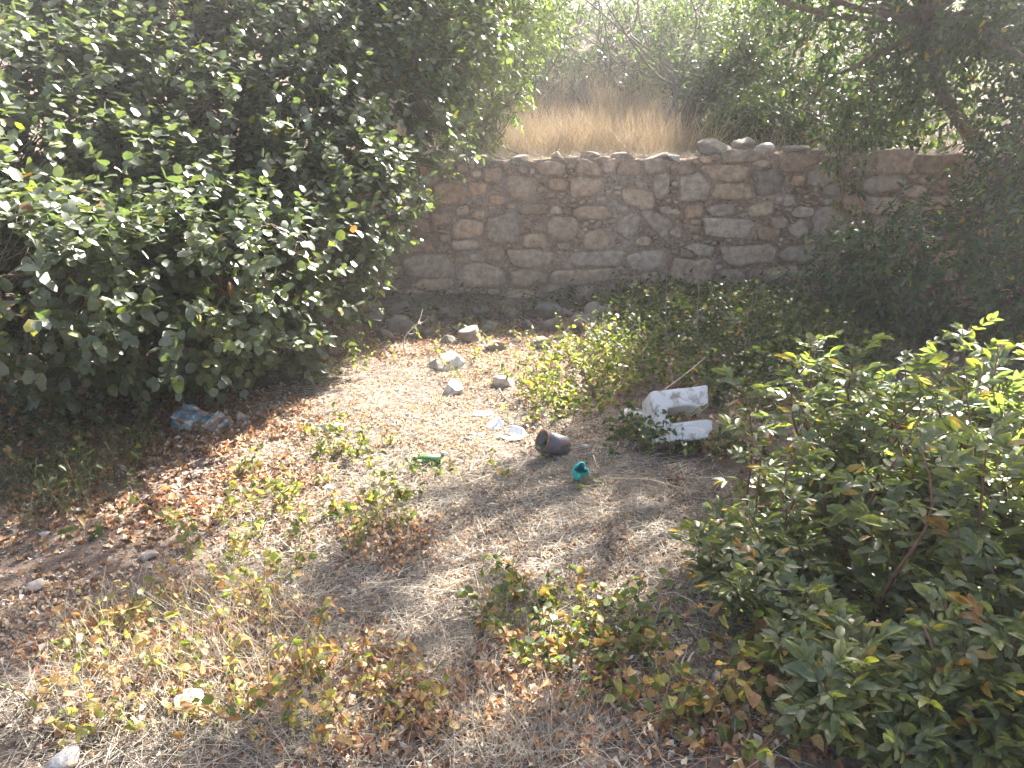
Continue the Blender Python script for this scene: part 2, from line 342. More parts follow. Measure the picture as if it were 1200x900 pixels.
# ------------------------------------------------------------------ rocks
import bmesh
def ico(sub):
    bm = bmesh.new(); bmesh.ops.create_icosphere(bm, subdivisions=sub, radius=1); V = np.array([v.co[:] for v in bm.verts]); Fc = np.array([[v.index for v in f.verts] for f in bm.faces]); bm.free(); return V, Fc
ICO2, ICO3, ICO1 = ico(3), ico(4), ico(1)
def rock_verts(seed, dims, sub=ICO3, planes=11, rz=None, tilt=.2):
    g = np.random.default_rng(seed); V = sub[0].copy()
    nrm = unit(g.normal(0, 1, (planes, 3))); off = g.uniform(.42, .80, planes)
    for n_, d in zip(nrm, off):
        e = V @ n_ - d; V = V - np.clip(e, 0, None)[:, None]*n_*.98
    V = V*(1+.10*(fbm(V*2.2+seed, 3)-.5)[:, None]) + .05*(fbm(V*7+seed, 2)-.5)[:, None]*V
    V = V/np.abs(V).max(0)*np.array(dims)/2; a = g.uniform(0, 6.28) if rz is None else rz; t = g.normal(0, tilt)
    Rz = np.array([[math.cos(a), -math.sin(a), 0], [math.sin(a), math.cos(a), 0], [0, 0, 1]]); Rx = np.array([[1, 0, 0], [0, math.cos(t), -math.sin(t)], [0, math.sin(t), math.cos(t)]])
    return V @ Rx.T @ Rz.T
def rock(name, label, cat, pos, dims, col, seed, group=None, sink=.32, sub=ICO3, parent=None):
    V = rock_verts(seed, dims, sub); V[:, 2] -= V[:, 2].min() + dims[2]*sink
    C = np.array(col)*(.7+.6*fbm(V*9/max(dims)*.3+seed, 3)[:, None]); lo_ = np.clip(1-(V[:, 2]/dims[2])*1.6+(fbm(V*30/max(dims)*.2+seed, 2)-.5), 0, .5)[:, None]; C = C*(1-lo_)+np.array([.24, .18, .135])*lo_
    o = link(name, mesh_from(name, V, sub[1], C, False), M_rock)
    if parent: o.parent = parent; o.location = tuple(np.array(pos)-np.array(parent.location)); return o
    o.location = tuple(pos); return tag(o, label, cat, group)
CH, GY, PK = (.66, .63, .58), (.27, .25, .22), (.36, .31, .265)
rock('rock', 'largest white rock in the sunlit litter, lying before the rubble', 'rock', on_ground(522, 432), (.34, .24, .22), CH, 41)
rock('rock', 'squarish white rock just in front of the largest sunlit rock', 'rock', on_ground(531, 461), (.17, .15, .15), CH, 52)
rock('rock', 'rounded white rock at the edge of the yellow-green vine', 'rock', on_ground(592, 452), (.17, .15, .15), CH, 63)
rock('rock', 'small grey stone right beside the blue and white carton', 'rock', on_ground(286, 492), (.12, .09, .09), PK, 65)
rock('rock', 'low pale stone half buried in litter right of the carton', 'rock', on_ground(387, 504), (.17, .12, .08), CH, 67)
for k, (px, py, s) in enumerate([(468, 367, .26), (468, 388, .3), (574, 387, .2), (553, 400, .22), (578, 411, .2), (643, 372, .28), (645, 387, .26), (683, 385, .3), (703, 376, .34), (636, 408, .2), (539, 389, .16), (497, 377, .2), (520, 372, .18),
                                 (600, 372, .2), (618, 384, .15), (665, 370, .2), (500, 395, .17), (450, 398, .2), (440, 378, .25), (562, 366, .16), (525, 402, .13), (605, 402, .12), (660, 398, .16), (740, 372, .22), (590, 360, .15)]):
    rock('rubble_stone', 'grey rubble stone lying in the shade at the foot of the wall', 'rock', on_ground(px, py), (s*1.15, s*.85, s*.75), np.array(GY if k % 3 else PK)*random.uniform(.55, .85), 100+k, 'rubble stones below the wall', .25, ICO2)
for px, py, s, c, lab in [(75, 895, .085, CH, 'smooth white stone on the sunny ground in the lower left corner'), (222, 828, .11, CH, 'flat chalky stone among orange leaves in the lower left'), (411, 760, .05, CH, 'single round pale pebble on grey ground in the lower middle'),
                          (508, 800, .045, CH, 'small white chip right of the brown curled leaves in the foreground'), (41, 690, .07, PK, 'pale stone in the shadow band at the left edge'), (177, 654, .07, PK, 'pale stone at the edge of the shaded leaf litter on the left'), (178, 699, .05, PK, 'little stone in the middle of the shadow band on the left'), (575, 597, .06, PK, 'pale pebble in the shadow band below the green glass'), (385, 575, .05, CH, 'tiny pale pebble among yellow-green sprouts left of centre')]:
    rock('pebble', lab, 'pebble', on_ground(px, py), (s*1.3, s, s*.7), c, int(px), None, .2, ICO2)
for px, py, s, c in [(840, 168, (.5, .3, .27), GY), (897, 174, (.26, .2, .16), CH), (822, 180, (.15, .12, .11), CH), (770, 183, (.4, .3, .10), PK), (730, 186, (.3, .25, .09), PK), (690, 190, (.26, .2, .09), PK), (652, 192, (.13, .1, .09), TN), (930, 182, (.3, .25, .12), GY), (870, 184, (.24, .2, .13), PK), (1000, 184, (.3, .22, .10), GT), (1060, 188, (.28, .22, .1), GT), (610, 196, (.3, .2, .09), CH), (560, 200, (.25, .2, .1), PK), (960, 184, (.2, .2, .12), DK), (790, 178, (.2, .2, .1), CH)]:
    p = at_y(px, py, WY+.2); p[2] = float(top_h(p[0]))
    rock('capstone', None, None, p, s, c, int(px)+7, None, .25, ICO2, wall)

# ------------------------------------------------------------------ plants: twigs with leaves through the crown's volume
def split_leaves(parent, name, T, M, C, tid, temps, mat, n_ind, pal=None, foliage='foliage'):
    """the leaves that show largest become objects of their own, the rest one joined part"""
    px, py, dep = project(T); size = np.linalg.norm(M[:, :, 0], axis=1); ind = np.zeros(len(T), bool)
    if n_ind:
        seen = np.where((px > 2) & (px < 1198) & (py > 2) & (py < 898) & (dep > .3))[0]
        seen = seen[np.argsort(dep[seen])]; cell = (px[seen]//11).astype(int)*1000 + (py[seen]//11).astype(int)
        _, first = np.unique(cell, return_index=True); front = seen[first]
        ind[front[np.argsort(-(size[front]/dep[front]))[:n_ind]]] = True
    gm = Geo()
    for k, tt in enumerate(temps):
        tv, tf = tt[:2]; tint = tt[2] if len(tt) > 2 else None
        if len(tv) == 11: tv = tv[[0, 2, 4, 5, 7, 8, 10]]*np.array([1, 1.12, 1]); tf = np.array([(0, 1, 3), (1, 2, 4), (1, 4, 3), (0, 5, 1), (1, 6, 2), (1, 5, 6)])
        q = (~ind) & (tid == k); gm.scatter(tv, tf, M[q], T[q], C[q], tint)
    if (~ind).any():
        o = gm.build(foliage, mat, parent); o['kind'] = 'stuff'
    cache = {}; base = np.array(parent.location)
    for i in np.where(ind)[0]:
        key = (int(tid[i]), tuple(np.round(C[i]*40).astype(int)))
        if key not in cache:
            tt = temps[tid[i]]; tv, tf = tt[:2]; cache[key] = mesh_from(name, tv, tf, np.tile(C[i], (len(tv), 1))*(tt[2] if len(tt) > 2 else 1)); cache[key].materials.append(mat)
        o = bpy.data.objects.new(name, cache[key]); COL.objects.link(o); o.parent = parent
        m = Matrix.Identity(4)
        for a in range(3):
            for b in range(3): m[a][b] = M[i, a, b]
            m[a][3] = T[i, a]-base[a]
        o.matrix_basis = m
def crown(lobes, n, g, shell=(.45, 1.05), gap=.36, gs=1.4, floor=None):
    vol = np.array([r[0]*r[1]+r[1]*r[2]+r[0]*r[2] for c, r in lobes]); pick = g.choice(len(lobes), n, p=vol/vol.sum())
    c = np.array([l[0] for l in lobes])[pick]; r = np.array([l[1] for l in lobes])[pick]
    d = unit(g.normal(0, 1, (n, 3))); f = shell[0]+(shell[1]-shell[0])*g.random(n)**.45
    f = f*(1+.28*(noise(d*2.3+pick[:, None]*3)-.5)); p = c+d*f[:, None]*r; out = unit(d/r)
    deep = np.zeros(n, bool)
    for k, (lc, lr) in enumerate(lobes):
        e = np.linalg.norm((p-np.array(lc))/np.array(lr), axis=1); deep |= (e < .5) & (pick != k) & (g.random(n) < .8)
    keep = ~deep & (fbm(p*gs+3.1, 2) > gap)
    if floor is not None: keep &= p[:, 2] > floor(p[:, 0], p[:, 1])+.06
    return p[keep], out[keep]
def twig_leaves(p, out, g, k, L, size, palette, pw, ntemp, up=.35, droop=0., flat=1.0, smax=1.25):
    n = len(p); dirs = unit(out + up*np.array([0, 0, 1.]) + g.normal(0, .45, (n, 3)))
    j = np.arange(k); t = (j+1)/k
    Ls = L*g.uniform(.7, 1.3, n)
    pos = p[:, None]+dirs[:, None]*(Ls[:, None]*t[None])[..., None] - np.array([0, 0, 1.])*(droop*Ls[:, None]*t[None]**2)[..., None]
    a = unit(np.cross(dirs, g.normal(0, 1, (n, 3)))); b = np.cross(dirs, a); th = j*2.4+g.uniform(0, 6.3, (n, 1))+g.normal(0, .3, (n, k))
    rad = np.cos(th)[..., None]*a[:, None]+np.sin(th)[..., None]*b[:, None]
    ld = unit(rad + dirs[:, None]*(.35+.6*t)[None, :, None] + g.normal(0, .2, (n, k, 3)) - np.array([0, 0, .25]))
    nh = unit(np.array([0, 0, flat]) + .45*out[:, None] + g.normal(0, .42, (n, k, 3)))
    s = size*g.uniform(.6, smax, (n, k))
    T = pos.reshape(-1, 3); M = frames(ld.reshape(-1, 3), nh.reshape(-1, 3))*s.reshape(-1, 1, 1)
    ci = g.choice(len(palette), n*k, p=np.array(pw)/sum(pw)); C = np.array(palette)[ci]
    return T, M, C, g.integers(0, ntemp, n*k), dirs, Ls
def wood(parent, base, lobes, p, g, col, r0=.05, nl=14, stems=1, spread=.12, twig=.004, tw_every=1, trunk='trunk', rise=.3, starts=None, limbwob=.10):
    """trunk and limbs from the base to targets inside the lobes, thin branches to the twigs"""
    limbs = Geo(); tr = Geo(); tw = Geo(); pts = []
    bases = [np.array(base)+np.array([g.normal(0, spread), g.normal(0, spread), -.05]) for _ in range(stems)] if starts is None else [np.array(s) for s in starts]
    cen = np.mean([l[0] for l in lobes], 0)
    forks = []
    for b in bases:
        f = b + (cen-b)*rise + g.normal(0, .1, 3); f[2] = max(f[2], b[2]+.25); path = bent(b, f, 6, .06, g); forks.append(f)
        v, fc = tube(path, np.linspace(r0, r0*.7, 6), 8); tr = Geo(); tr.add(v, fc, np.array(col)*.95); tr.build(trunk, M_bark, parent); pts += list(path[2:])
    for k in range(nl):
        lc, lr = lobes[k % len(lobes)]; e = np.array(lc)+g.uniform(-.75, .75, 3)*np.array(lr); f = forks[k % len(forks)]
        path = bent(f, e, 14, limbwob, g); rr = r0*g.uniform(.3, .6); v, fc = tube(path, np.linspace(rr, .006, 14), 6); limbs = Geo(); limbs.add(v, fc, np.array(col)*g.uniform(.85, 1.15)); limbs.build('limb', M_bark, parent); pts += list(bent(e, e, 2, 0, g)) + list(path)
    pts = np.array(pts)
    for q in p[::tw_every]:
        i = np.argmin(((pts-q)**2).sum(1))
        if ((pts[i]-q)**2).sum() > .3: continue
        path = bent(pts[i], q, 4, .12, g); v, fc = tube(path, np.linspace(twig*1.6, twig*.6, 4), 3, False); tw.add(v, fc, np.array(col)*g.uniform(.7, 1.2))
    o = tw.build('twigs', M_bark, parent); o['kind'] = 'stuff'
OV = [leaf_shape(.82, f, c, (.85, 1.0, .74), seed=i) for i, (f, c) in enumerate([(.2, .1), (.35, .25), (.1, .4), (.3, -.05)])]       # round leathery
EL = [leaf_shape(.48, f, c, seed=i) for i, (f, c) in enumerate([(.3, .1), (.2, .3), (.45, .2)])]                                       # elliptical
NA = [leaf_shape(.26, f, c, (.8, 1.0, .7), seed=i) for i, (f, c) in enumerate([(.3, .15), (.2, .35), (.4, .05)])]                     # narrow
def bush(name, label, cat, base, lobes, n, temps, k, L, size, pal, pw, mat, seed, wcol, n_ind=0, group=None, r0=.05, nl=14, stems=1, spread=.12, gap=.36, gs=1.4, up=.35, droop=0, flat=1., shell=(.45, 1.05), sun_cut=True, tw_every=1, floor=ground_h, rise=.3, trunk='trunk', extra=None, limbwob=.10):
    g = np.random.default_rng(seed); t = thing(name, label, cat, base, group)
    p, out = crown(lobes, n, g, shell, gap, gs, floor)
    if sun_cut: q = ~opens(p); p, out = p[q], out[q]
    if extra is not None: q = extra(p); p, out = p[q], out[q]
    T, M, C, tid, dirs, Ls = twig_leaves(p, out, g, k, L, size, pal, pw, len(temps), up, droop, flat)
    split_leaves(t, 'leaf', T, M, C, tid, temps, mat, n_ind)
    wood(t, base, lobes, p, g, wcol, r0, nl, stems, spread, tw_every=tw_every, rise=rise, trunk=trunk, limbwob=limbwob); return t
GA = [(.092, .118, .062), (.108, .13, .075), (.08, .108, .065), (.12, .14, .065), (.16, .19, .03), (.26, .24, .03), (.20, .085, .03)]
bush('broadleaf_shrub', 'huge round-leaved evergreen shrub filling the upper left, leaves glinting in the sun', 'shrub', (-2.9, 6.3, 0),
     [((-2.75, 4.35, .75), (.7, .5, .5)), ((-3.3, 4.6, 1.35), (.75, .6, .5)), ((-2.1, 4.95, .6), (.62, .5, .5)), ((-1.55, 5.5, .62), (.5, .5, .55)), ((-2.5, 5.1, 1.15), (.7, .55, .5)), ((-1.85, 5.7, 1.2), (.62, .5, .5)), ((-1.3, 6.25, 1.2), (.5, .5, .5)),
      ((-3.1, 5.4, 1.85), (.8, .6, .5)), ((-2.3, 5.95, 1.75), (.7, .55, .5)), ((-1.6, 6.5, 1.75), (.62, .55, .5)), ((-1.0, 7.0, 1.75), (.55, .45, .42)), ((-3.7, 6.0, 2.3), (.9, .7, .6)), ((-2.8, 6.4, 2.3), (.8, .6, .55)), ((-2.0, 6.9, 2.35), (.75, .6, .55)), ((-1.25, 7.35, 2.3), (.65, .5, .5)),
      ((-4.0, 7.0, 3.0), (1, .7, .6)), ((-3.0, 7.3, 2.95), (.9, .7, .6)), ((-2.0, 7.6, 2.95), (.85, .6, .55)), ((-1.2, 7.9, 2.9), (.6, .5, .5)), ((-3.6, 8.1, 3.7), (1, .7, .6)), ((-2.4, 8.3, 3.6), (.9, .7, .6)), ((-3.9, 5.0, .8), (.8, .6, .6)), ((-1.9, 6.2, .9), (.8, .5, .6)), ((-3.0, 5.3, .9), (.9, .4, .6)), ((-1.65, 4.75, .8), (.5, .42, .45)), ((-1.25, 5.35, .75), (.4, .4, .45)), ((-2.15, 4.35, .8), (.55, .42, .45)), ((-2.6, 3.95, .95), (.55, .42, .45)), ((-1.15, 5.9, 1.2), (.42, .4, .4)), ((-.75, 7.6, 2.5), (.6, .5, .5)), ((-.65, 8.0, 3.1), (.6, .5, .5))],
     9400, OV, 9, .22, .064, GA, [5, 5, 5, 3, .5, .25, .12], M_leafA, 21, (.16, .12, .09), n_ind=300, r0=.07, nl=56, stems=4, spread=.35, gap=.22, gs=2.2, flat=1.3, tw_every=2, shell=(.42, 1.05))
GN = [(.11, .155, .045), (.14, .185, .055), (.09, .13, .05), (.22, .24, .06)]
bush('slender_leaved_tree', 'pale yellow-green slender-leaved tree on the terrace left of the dry grass', 'tree', (-.5, 9.2, 1.5),
     [((-.3, 9.3, 2.5), (.95, .7, .9)), ((-1.0, 9.0, 3.4), (1.1, .8, .8)), ((-.2, 8.9, 1.85), (.55, .35, .4)), ((-.05, 9.4, 3.3), (.7, .6, .7))],
     1600, NA, 11, .30, .08, GN, [4, 4, 2, 2], M_leafB, 22, (.20, .16, .12), r0=.05, nl=14, stems=3, spread=.15, gap=.33, up=.5, floor=hill_h)
GM = [(.075, .11, .045), (.095, .13, .05), (.065, .10, .05), (.20, .24, .05)]
bush('multi_stemmed_tree', 'thin multi-stemmed tree rising behind the dry grass on the terrace', 'tree', (2.5, 11.0, 1.65),
     [((1.2, 11.2, 3.25), (1.2, 1, .6)), ((2.5, 11.3, 3.2), (1.3, 1, .7)), ((3.6, 11.4, 2.9), (.9, .8, .8)), ((2.2, 11.0, 2.9), (.9, .6, .4)), ((1.0, 12.2, 4.2), (1.6, 1.2, 1)), ((2.6, 12.0, 4.2), (1.6, 1.2, .9))],
     3200, EL, 9, .26, .068, GM, [4, 4, 4, 1], M_leafB, 23, (.15, .125, .11), r0=.034, nl=18, stems=8, spread=.24, gap=.32, floor=hill_h, rise=.45)
GR_ = [(.05, .08, .035), (.06, .10, .035), (.04, .07, .035), (.10, .13, .03), (.30, .27, .03), (.38, .25, .02)]
bush('overhanging_tree', 'large dark tree overhanging the wall in the upper right corner', 'tree', (5.3, 9.0, 1.5),
     [((3.9, 8.3, 3.3), (1.4, 1.1, 1.0)), ((3.6, 7.6, 4.6), (1.8, 1.6, 1.1)), ((4.9, 7.2, 3.1), (1.4, 1.3, 1.2)), ((3.15, 8.0, 2.3), (.55, .45, .62)), ((2.6, 7.0, 5.2), (1.7, 1.4, 1.0)), ((5.6, 6.0, 2.6), (1.2, 1.2, 1.2)), ((3.8, 9.4, 4.3), (1.6, 1, 1.0)), ((4.3, 8.8, 2.4), (1.0, .6, .7)), ((5.0, 8.4, 2.0), (.9, .6, .6)), ((4.3, 6.4, 4.2), (1.4, 1.3, 1.0)), ((3.6, 9.6, 3.8), (1.3, 1.0, .8)), ((4.6, 10.3, 4.7), (1.5, 1.2, 1.0)), ((4.9, 9.2, 3.4), (1.2, .9, .8)), ((2.2, 6.3, 4.1), (1.1, .9, .6)), ((1.4, 6.5, 4.0), (.9, .7, .5)), ((.3, 6.6, 3.8), (.7, .5, .35)), ((2.9, 6.2, 4.4), (1.1, 1, .6)), ((1.2, 5.6, 4.3), (.9, .8, .4)), ((-.1, 6.4, 3.5), (.6, .4, .3)), ((.5, 6.1, 3.6), (.6, .5, .3)), ((1.0, 6.2, 4.1), (1.0, .7, .4)), ((.4, 5.9, 3.9), (.8, .6, .35)), ((1.9, 6.0, 4.5), (1.0, .9, .5)), ((4.6, 8.0, 2.35), (.8, .5, .6)), ((5.0, 7.5, 2.7), (.8, .6, .7)), ((4.2, 7.9, 2.8), (.7, .5, .5))],
     9300, EL, 8, .28, .085, GR_, [5, 5, 5, 2, .15, .1], M_leafB, 24, (.17, .13, .105), n_ind=120, r0=.085, nl=34, gap=.34, gs=1.1, floor=lambda x, y: np.where(y > 8.2, hill_h(x, y), .2), rise=.62, limbwob=.045, tw_every=2)
bush('dark_shrub', 'dense dark green shrub in front of the wall at the right edge', 'shrub', (4.0, 6.3, 0),
     [((3.7, 6.5, .55), (.95, .65, .62)), ((4.5, 5.7, 1.0), (1, .9, .85)), ((3.1, 6.9, .35), (.55, .5, .45)), ((4.75, 6.6, 1.7), (.85, .8, .8))],
     1900, EL, 9, .24, .075, GR_, [5, 5, 5, 2, .15, .1], M_leafB, 25, (.13, .10, .08), n_ind=120, r0=.04, nl=18, stems=5, spread=.3, gap=.3)
for k, (x, y, s, lab) in enumerate([(.6, 14.5, 1.25, 'hazy rounded bush on the slope above the dry grass'), (3.6, 15.0, 1.6, 'hazy bush on the slope behind the multi-stemmed tree'), (6.2, 12.5, 1.7, 'shaded bush on the slope behind the overhanging tree'), (-2.0, 13.5, 1.7, 'bush on the slope behind the slender-leaved tree'), (1.9, 18.5, 2.2, 'farthest bush up the slope at the top middle'), (3.1, 11.3, .75, 'low dark bush at the foot of the multi-stemmed tree'), (3.0, 9.9, .42, 'small leafy bush just above the wall, right of the grey boulder'), (4.2, 9.8, .6, 'leafy bush above the wall, under the overhanging tree'), (.2, 12.9, .9, 'bush rising right behind the tall dry grass'), (1.5, 13.4, 1.1, 'pale green bush behind the grass at the top middle'), (2.9, 13.6, 1.2, 'bush half hidden behind the crown of the multi-stemmed tree'), (5.4, 18, 2.3, 'tall bush high on the slope at the upper right')]):
    z = float(hill_h(x, y))
    bush('slope_bush', lab, 'bush', (x, y, z), [((x, y, z+s*.75), (s, s*.8, s*.7)), ((x+s*.5, y+.2, z+s*.6), (s*.7, s*.6, s*.6)), ((x-s*.5, y+.1, z+s*.9), (s*.6, s*.6, s*.6))], int(330+220*s), EL, 8, .28, .085, GM, [4, 4, 4, 1.5], M_leafB, 60+k, (.14, .11, .09), r0=.04, nl=10, stems=3, spread=.2, gap=.3, floor=hill_h, tw_every=2, trunk='trunk', group='bushes on the slope')
# a leafy spray that hangs from the overhanging tree over the wall face
def spray(name, label, cat, path, k, temps, size, pal, pw, mat, seed, n_ind, r=.006):
    g = np.random.default_rng(seed); t = thing(name, label, cat, path[0]); gm = Geo(); T = []; D = []
    for pa in path[1]:
        v, f = tube(pa, np.linspace(r, r*.4, len(pa)), 4); gm.add(v, f, np.array((.14, .11, .07)))
    gm.build('stems', M_bark, t)['kind'] = 'stuff'
    P = []; O = []
    for pa in path[1]:
        for q in range(k):
            i = g.integers(1, len(pa)); P.append(pa[i-1]+(pa[i]-pa[i-1])*g.random()); O.append(g.normal(0, 1, 3))
    T, M, C, tid, _, _ = twig_leaves(np.array(P), unit(np.array(O)), g, 3, .08, size, pal, pw, len(temps), 0, .2)
    split_leaves(t, 'leaf', T, M, C, tid, temps, mat, n_ind); return t
g = np.random.default_rng(8); top = at_y(990, 150, 7.95)
spray('hanging_branch', 'leafy green branch hanging down over the wall face right of centre', 'branch', (top, [bent(top+[0, 0, .3], at_y(985+g.normal(0, 14), y, 7.95), 7, .05, g) for y in (215, 255, 285, 240, 200, 225)]), 20, EL, .07, GR_, [4, 5, 3, 4, .4, .2], M_leafB, 9, 60)

# ------------------------------------------------------------------ compound-leaved saplings on the right
CPD = [compound_shape(n_, .43, i, d) for i, (n_, d) in enumerate(((3, .2), (4, .5), (3, .9), (4, 0.1), (2, .4), (3, 1.2)))]
GS = [(.125, .15, .08), (.14, .165, .09), (.11, .14, .08), (.155, .175, .07), (.16, .17, .05), (.24, .13, .04)]
def sapling(label, base, stems, seed, n_ind, hr=(.45, .9), lean=.18, nl=(11, 18), ls=(.12, .20), pw=(5, 5, 4, 3, .7, .08), young=()):
    g = np.random.default_rng(seed); t = thing('sapling', label, 'sapling', base, 'compound-leaved saplings on the right'); gm = Geo(); T = []; D = []; H = []
    for st in list(stems)+list(young):
        if len(st) == 3: x, y, h = st; b = np.array([x, y, float(ground_h(x, y))-.02]); e = b+np.array([g.normal(0, lean)*h-.05, g.normal(0, lean)*h-.05, h])
        else: e = np.array(st[:3]); h = e[2]; b = np.array([e[0]+.06, e[1]+.05, float(ground_h(e[0]+.06, e[1]+.05))-.02])
        path = bent(b, e, 8, .06, g)
        v, f = tube(path, np.linspace(.006+.004*h, .0025, 8), 5); gm = Geo(); gm.add(v, f, np.array((.20, .10, .07))*g.uniform(.7, 1.3)); gm.build('stem', M_bark, t)
        m = g.integers(*nl)
        for j in range(m):
            s = .22+.78*(j+g.random())/m; q = s*7; i = min(6, int(q)); p = path[i]+(path[i+1]-path[i])*(q-i); th = j*2.4+g.normal(0, .4)
            d = np.array([math.cos(th), math.sin(th), g.uniform(.1, .75)+.5*(s > .85)]); T.append(p); D.append(d); H.append(g.uniform(*ls)*(1.1-.3*s))
    T, D, H = np.array(T), np.array(D), np.array(H); nh = np.array([0, 0, 1.])+g.normal(0, .3, D.shape)
    M = frames(D, nh)*H[:, None, None]; ci = g.choice(len(GS), len(T), p=np.array(pw)/sum(pw))
    split_leaves(t, 'leaf', T, M, np.array(GS)[ci], g.integers(0, len(CPD), len(T)), CPD, M_leafC, n_ind); return t
YS = [tuple(at_y(px, py, y))+(1,) for px, py, y in [(1080, 470, 3.0), (1150, 570, 2.7), (985, 625, 2.6), (1030, 700, 2.3), (1120, 790, 2.0), (1165, 850, 1.9), (1095, 520, 2.8), (1185, 640, 2.4), (900, 560, 3.0), (1140, 410, 3.3), (950, 500, 3.3), (1180, 480, 2.9), (1060, 620, 2.4), (1000, 420, 3.7), (860, 640, 2.6)]]
g = np.random.default_rng(77)
def stemset(n, cx, cy, rx, ry, h0, h1):
    out = []
    for _ in range(n):
        a, r = g.uniform(0, 6.28), math.sqrt(g.random()); out.append((cx+rx*r*math.cos(a), cy+ry*r*math.sin(a), g.uniform(h0, h1)*(1-.25*r)))
    return out
sapling('broad middle clump of leafy saplings filling the right foreground', (1.45, 2.75, 0), stemset(50, 1.6, 2.75, .6, .62, .4, .9), 31, 110)
sapling('tallest saplings standing behind the others, red stems reaching into the sun', (1.95, 3.4, 0), stemset(30, 2.0, 3.35, .6, .5, .65, 1.0), 32, 70)
sapling('saplings cut off by the right edge of the frame', (2.0, 2.5, 0), stemset(28, 2.05, 2.35, .35, .6, .6, .95), 33, 60, ls=(.13, .21), young=YS[1::2])
sapling('sunlit sapling with large leaves in the lower right corner', (1.35, 1.85, 0), stemset(16, 1.45, 1.85, .3, .22, .3, .62)+stemset(22, 1.2, 1.72, .4, .14, .14, .34), 34, 50, ls=(.11, .18), pw=(4, 5, 3, 4, 1.5, .2), young=YS[0::2])
sapling('low sapling growing left of the others beside the dry ground', (.9, 2.3, 0), stemset(20, .95, 2.4, .2, .5, .2, .42), 35, 40, ls=(.10, .16), pw=(4, 5, 4, 3, 1, .15))

# ------------------------------------------------------------------ ground cover
def zone(n, ells, g, soft=.25):
    """points of the ground inside blobs (given as places of the photograph), even in area"""
    out = []
    c = [on_ground(x, y) for x, y, rx, ry in ells]; box = []
    for (x, y, rx, ry) in ells:
        q = [on_ground(x+a*rx, min(930, max(345, y+b*ry))) for a, b in ((1, 0), (-1, 0), (0, 1), (0, -1))]; ctr = on_ground(x, y)
        box.append((ctr, abs(q[0][0]-q[1][0])/2, abs(q[3][1]-q[2][1])/2, (q[3][1]+q[2][1])/2))
    ar = np.array([b[1]*b[2] for b in box]); pick = g.choice(len(box), n, p=ar/ar.sum())
    a = g.uniform(0, 6.283, n); r = np.sqrt(g.random(n))*(1+soft*g.normal(0, .5, n))
    cx = np.array([b[0][0] for b in box])[pick]; cy = np.array([b[3] for b in box])[pick]; rx = np.array([b[1] for b in box])[pick]; ry = np.array([b[2] for b in box])[pick]
    x, y = cx+rx*r*np.cos(a), cy+ry*r*np.sin(a); y = np.minimum(y, 8.12); return x, y
VCR = [leaf_shape(.7, f, c, (.8, 1, .7), wave=.07, seed=70+i) for i, (f, c) in enumerate([(.7, .5), (1.1, .8), (.9, .2), (.4, .9)])]
def shoots(label, base_px, x, y, g, pal, pw, seed, name='ground_vine', h=(.06, .22), nl=(4, 9), size=(.025, .042), n_ind=0, kind='stuff', cat='ground cover', lean=.8, group=None, scol=(.24, .17, .08)):
    t = thing(name, label, cat, on_ground(*base_px) if len(base_px) == 2 else base_px, group); gm = Geo(); T = []; D = []; SZ = []
    if kind: t['kind'] = kind
    for xx, yy in zip(x, y):
        b = np.array([xx, yy, float(ground_h(xx, yy))-.01]); hh = g.uniform(*h); th = g.uniform(0, 6.28); e = b+np.array([math.cos(th)*lean*hh, math.sin(th)*lean*hh, hh]); path = bent(b, e, 5, .12, g)
        v, f = tube(path, np.linspace(.0022, .0012, 5), 3, False); gm.add(v, f, np.array(scol)*g.uniform(.7, 1.3)); m = g.integers(*nl)
        for j in range(m):
            s = .2+.8*(j+.5)/m; q = s*4; i = min(3, int(q)); p = path[i]+(path[i+1]-path[i])*(q-i); a = j*2.6+g.normal(0, .5)
            T.append(p); D.append((math.cos(a), math.sin(a), g.uniform(-.5, .5))); SZ.append(g.uniform(*size))
    gm.build('stems', M_bark, t)['kind'] = 'stuff'
    T, D, SZ = np.array(T), np.array(D), np.array(SZ); nh = np.array([0, -.25, .8])+g.normal(0, .5, D.shape); M = frames(D, nh)*SZ[:, None, None]
    ci = g.choice(len(pal), len(T), p=np.array(pw)/sum(pw)); tp = OV[:3] + VCR
    split_leaves(t, 'leaf', T, M, np.array(pal)[ci], g.integers(0, len(tp), len(T)), tp, M_vine, n_ind); return t
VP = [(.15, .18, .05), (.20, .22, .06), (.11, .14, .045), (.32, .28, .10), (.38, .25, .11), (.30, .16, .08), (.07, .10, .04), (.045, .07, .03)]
g = np.random.default_rng(101)
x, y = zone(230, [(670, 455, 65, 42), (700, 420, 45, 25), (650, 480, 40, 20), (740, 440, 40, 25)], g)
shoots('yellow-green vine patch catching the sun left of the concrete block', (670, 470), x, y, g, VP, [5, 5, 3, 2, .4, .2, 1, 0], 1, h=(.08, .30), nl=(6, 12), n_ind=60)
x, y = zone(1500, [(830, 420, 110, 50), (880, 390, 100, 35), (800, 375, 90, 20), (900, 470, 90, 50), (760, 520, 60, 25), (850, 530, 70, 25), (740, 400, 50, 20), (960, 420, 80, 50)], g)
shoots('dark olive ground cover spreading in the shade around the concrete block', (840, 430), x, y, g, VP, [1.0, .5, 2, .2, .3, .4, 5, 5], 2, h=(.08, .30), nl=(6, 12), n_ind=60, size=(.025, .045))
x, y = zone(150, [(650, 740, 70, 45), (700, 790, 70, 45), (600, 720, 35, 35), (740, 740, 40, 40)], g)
shoots('half green half brown vine patch in the lower middle', (670, 760), x, y, g, VP, [3, 1.5, 4, 1.5, 2, 2.5, 3, 1], 3, h=(.05, .18), nl=(4, 10), n_ind=120, size=(.016, .038))
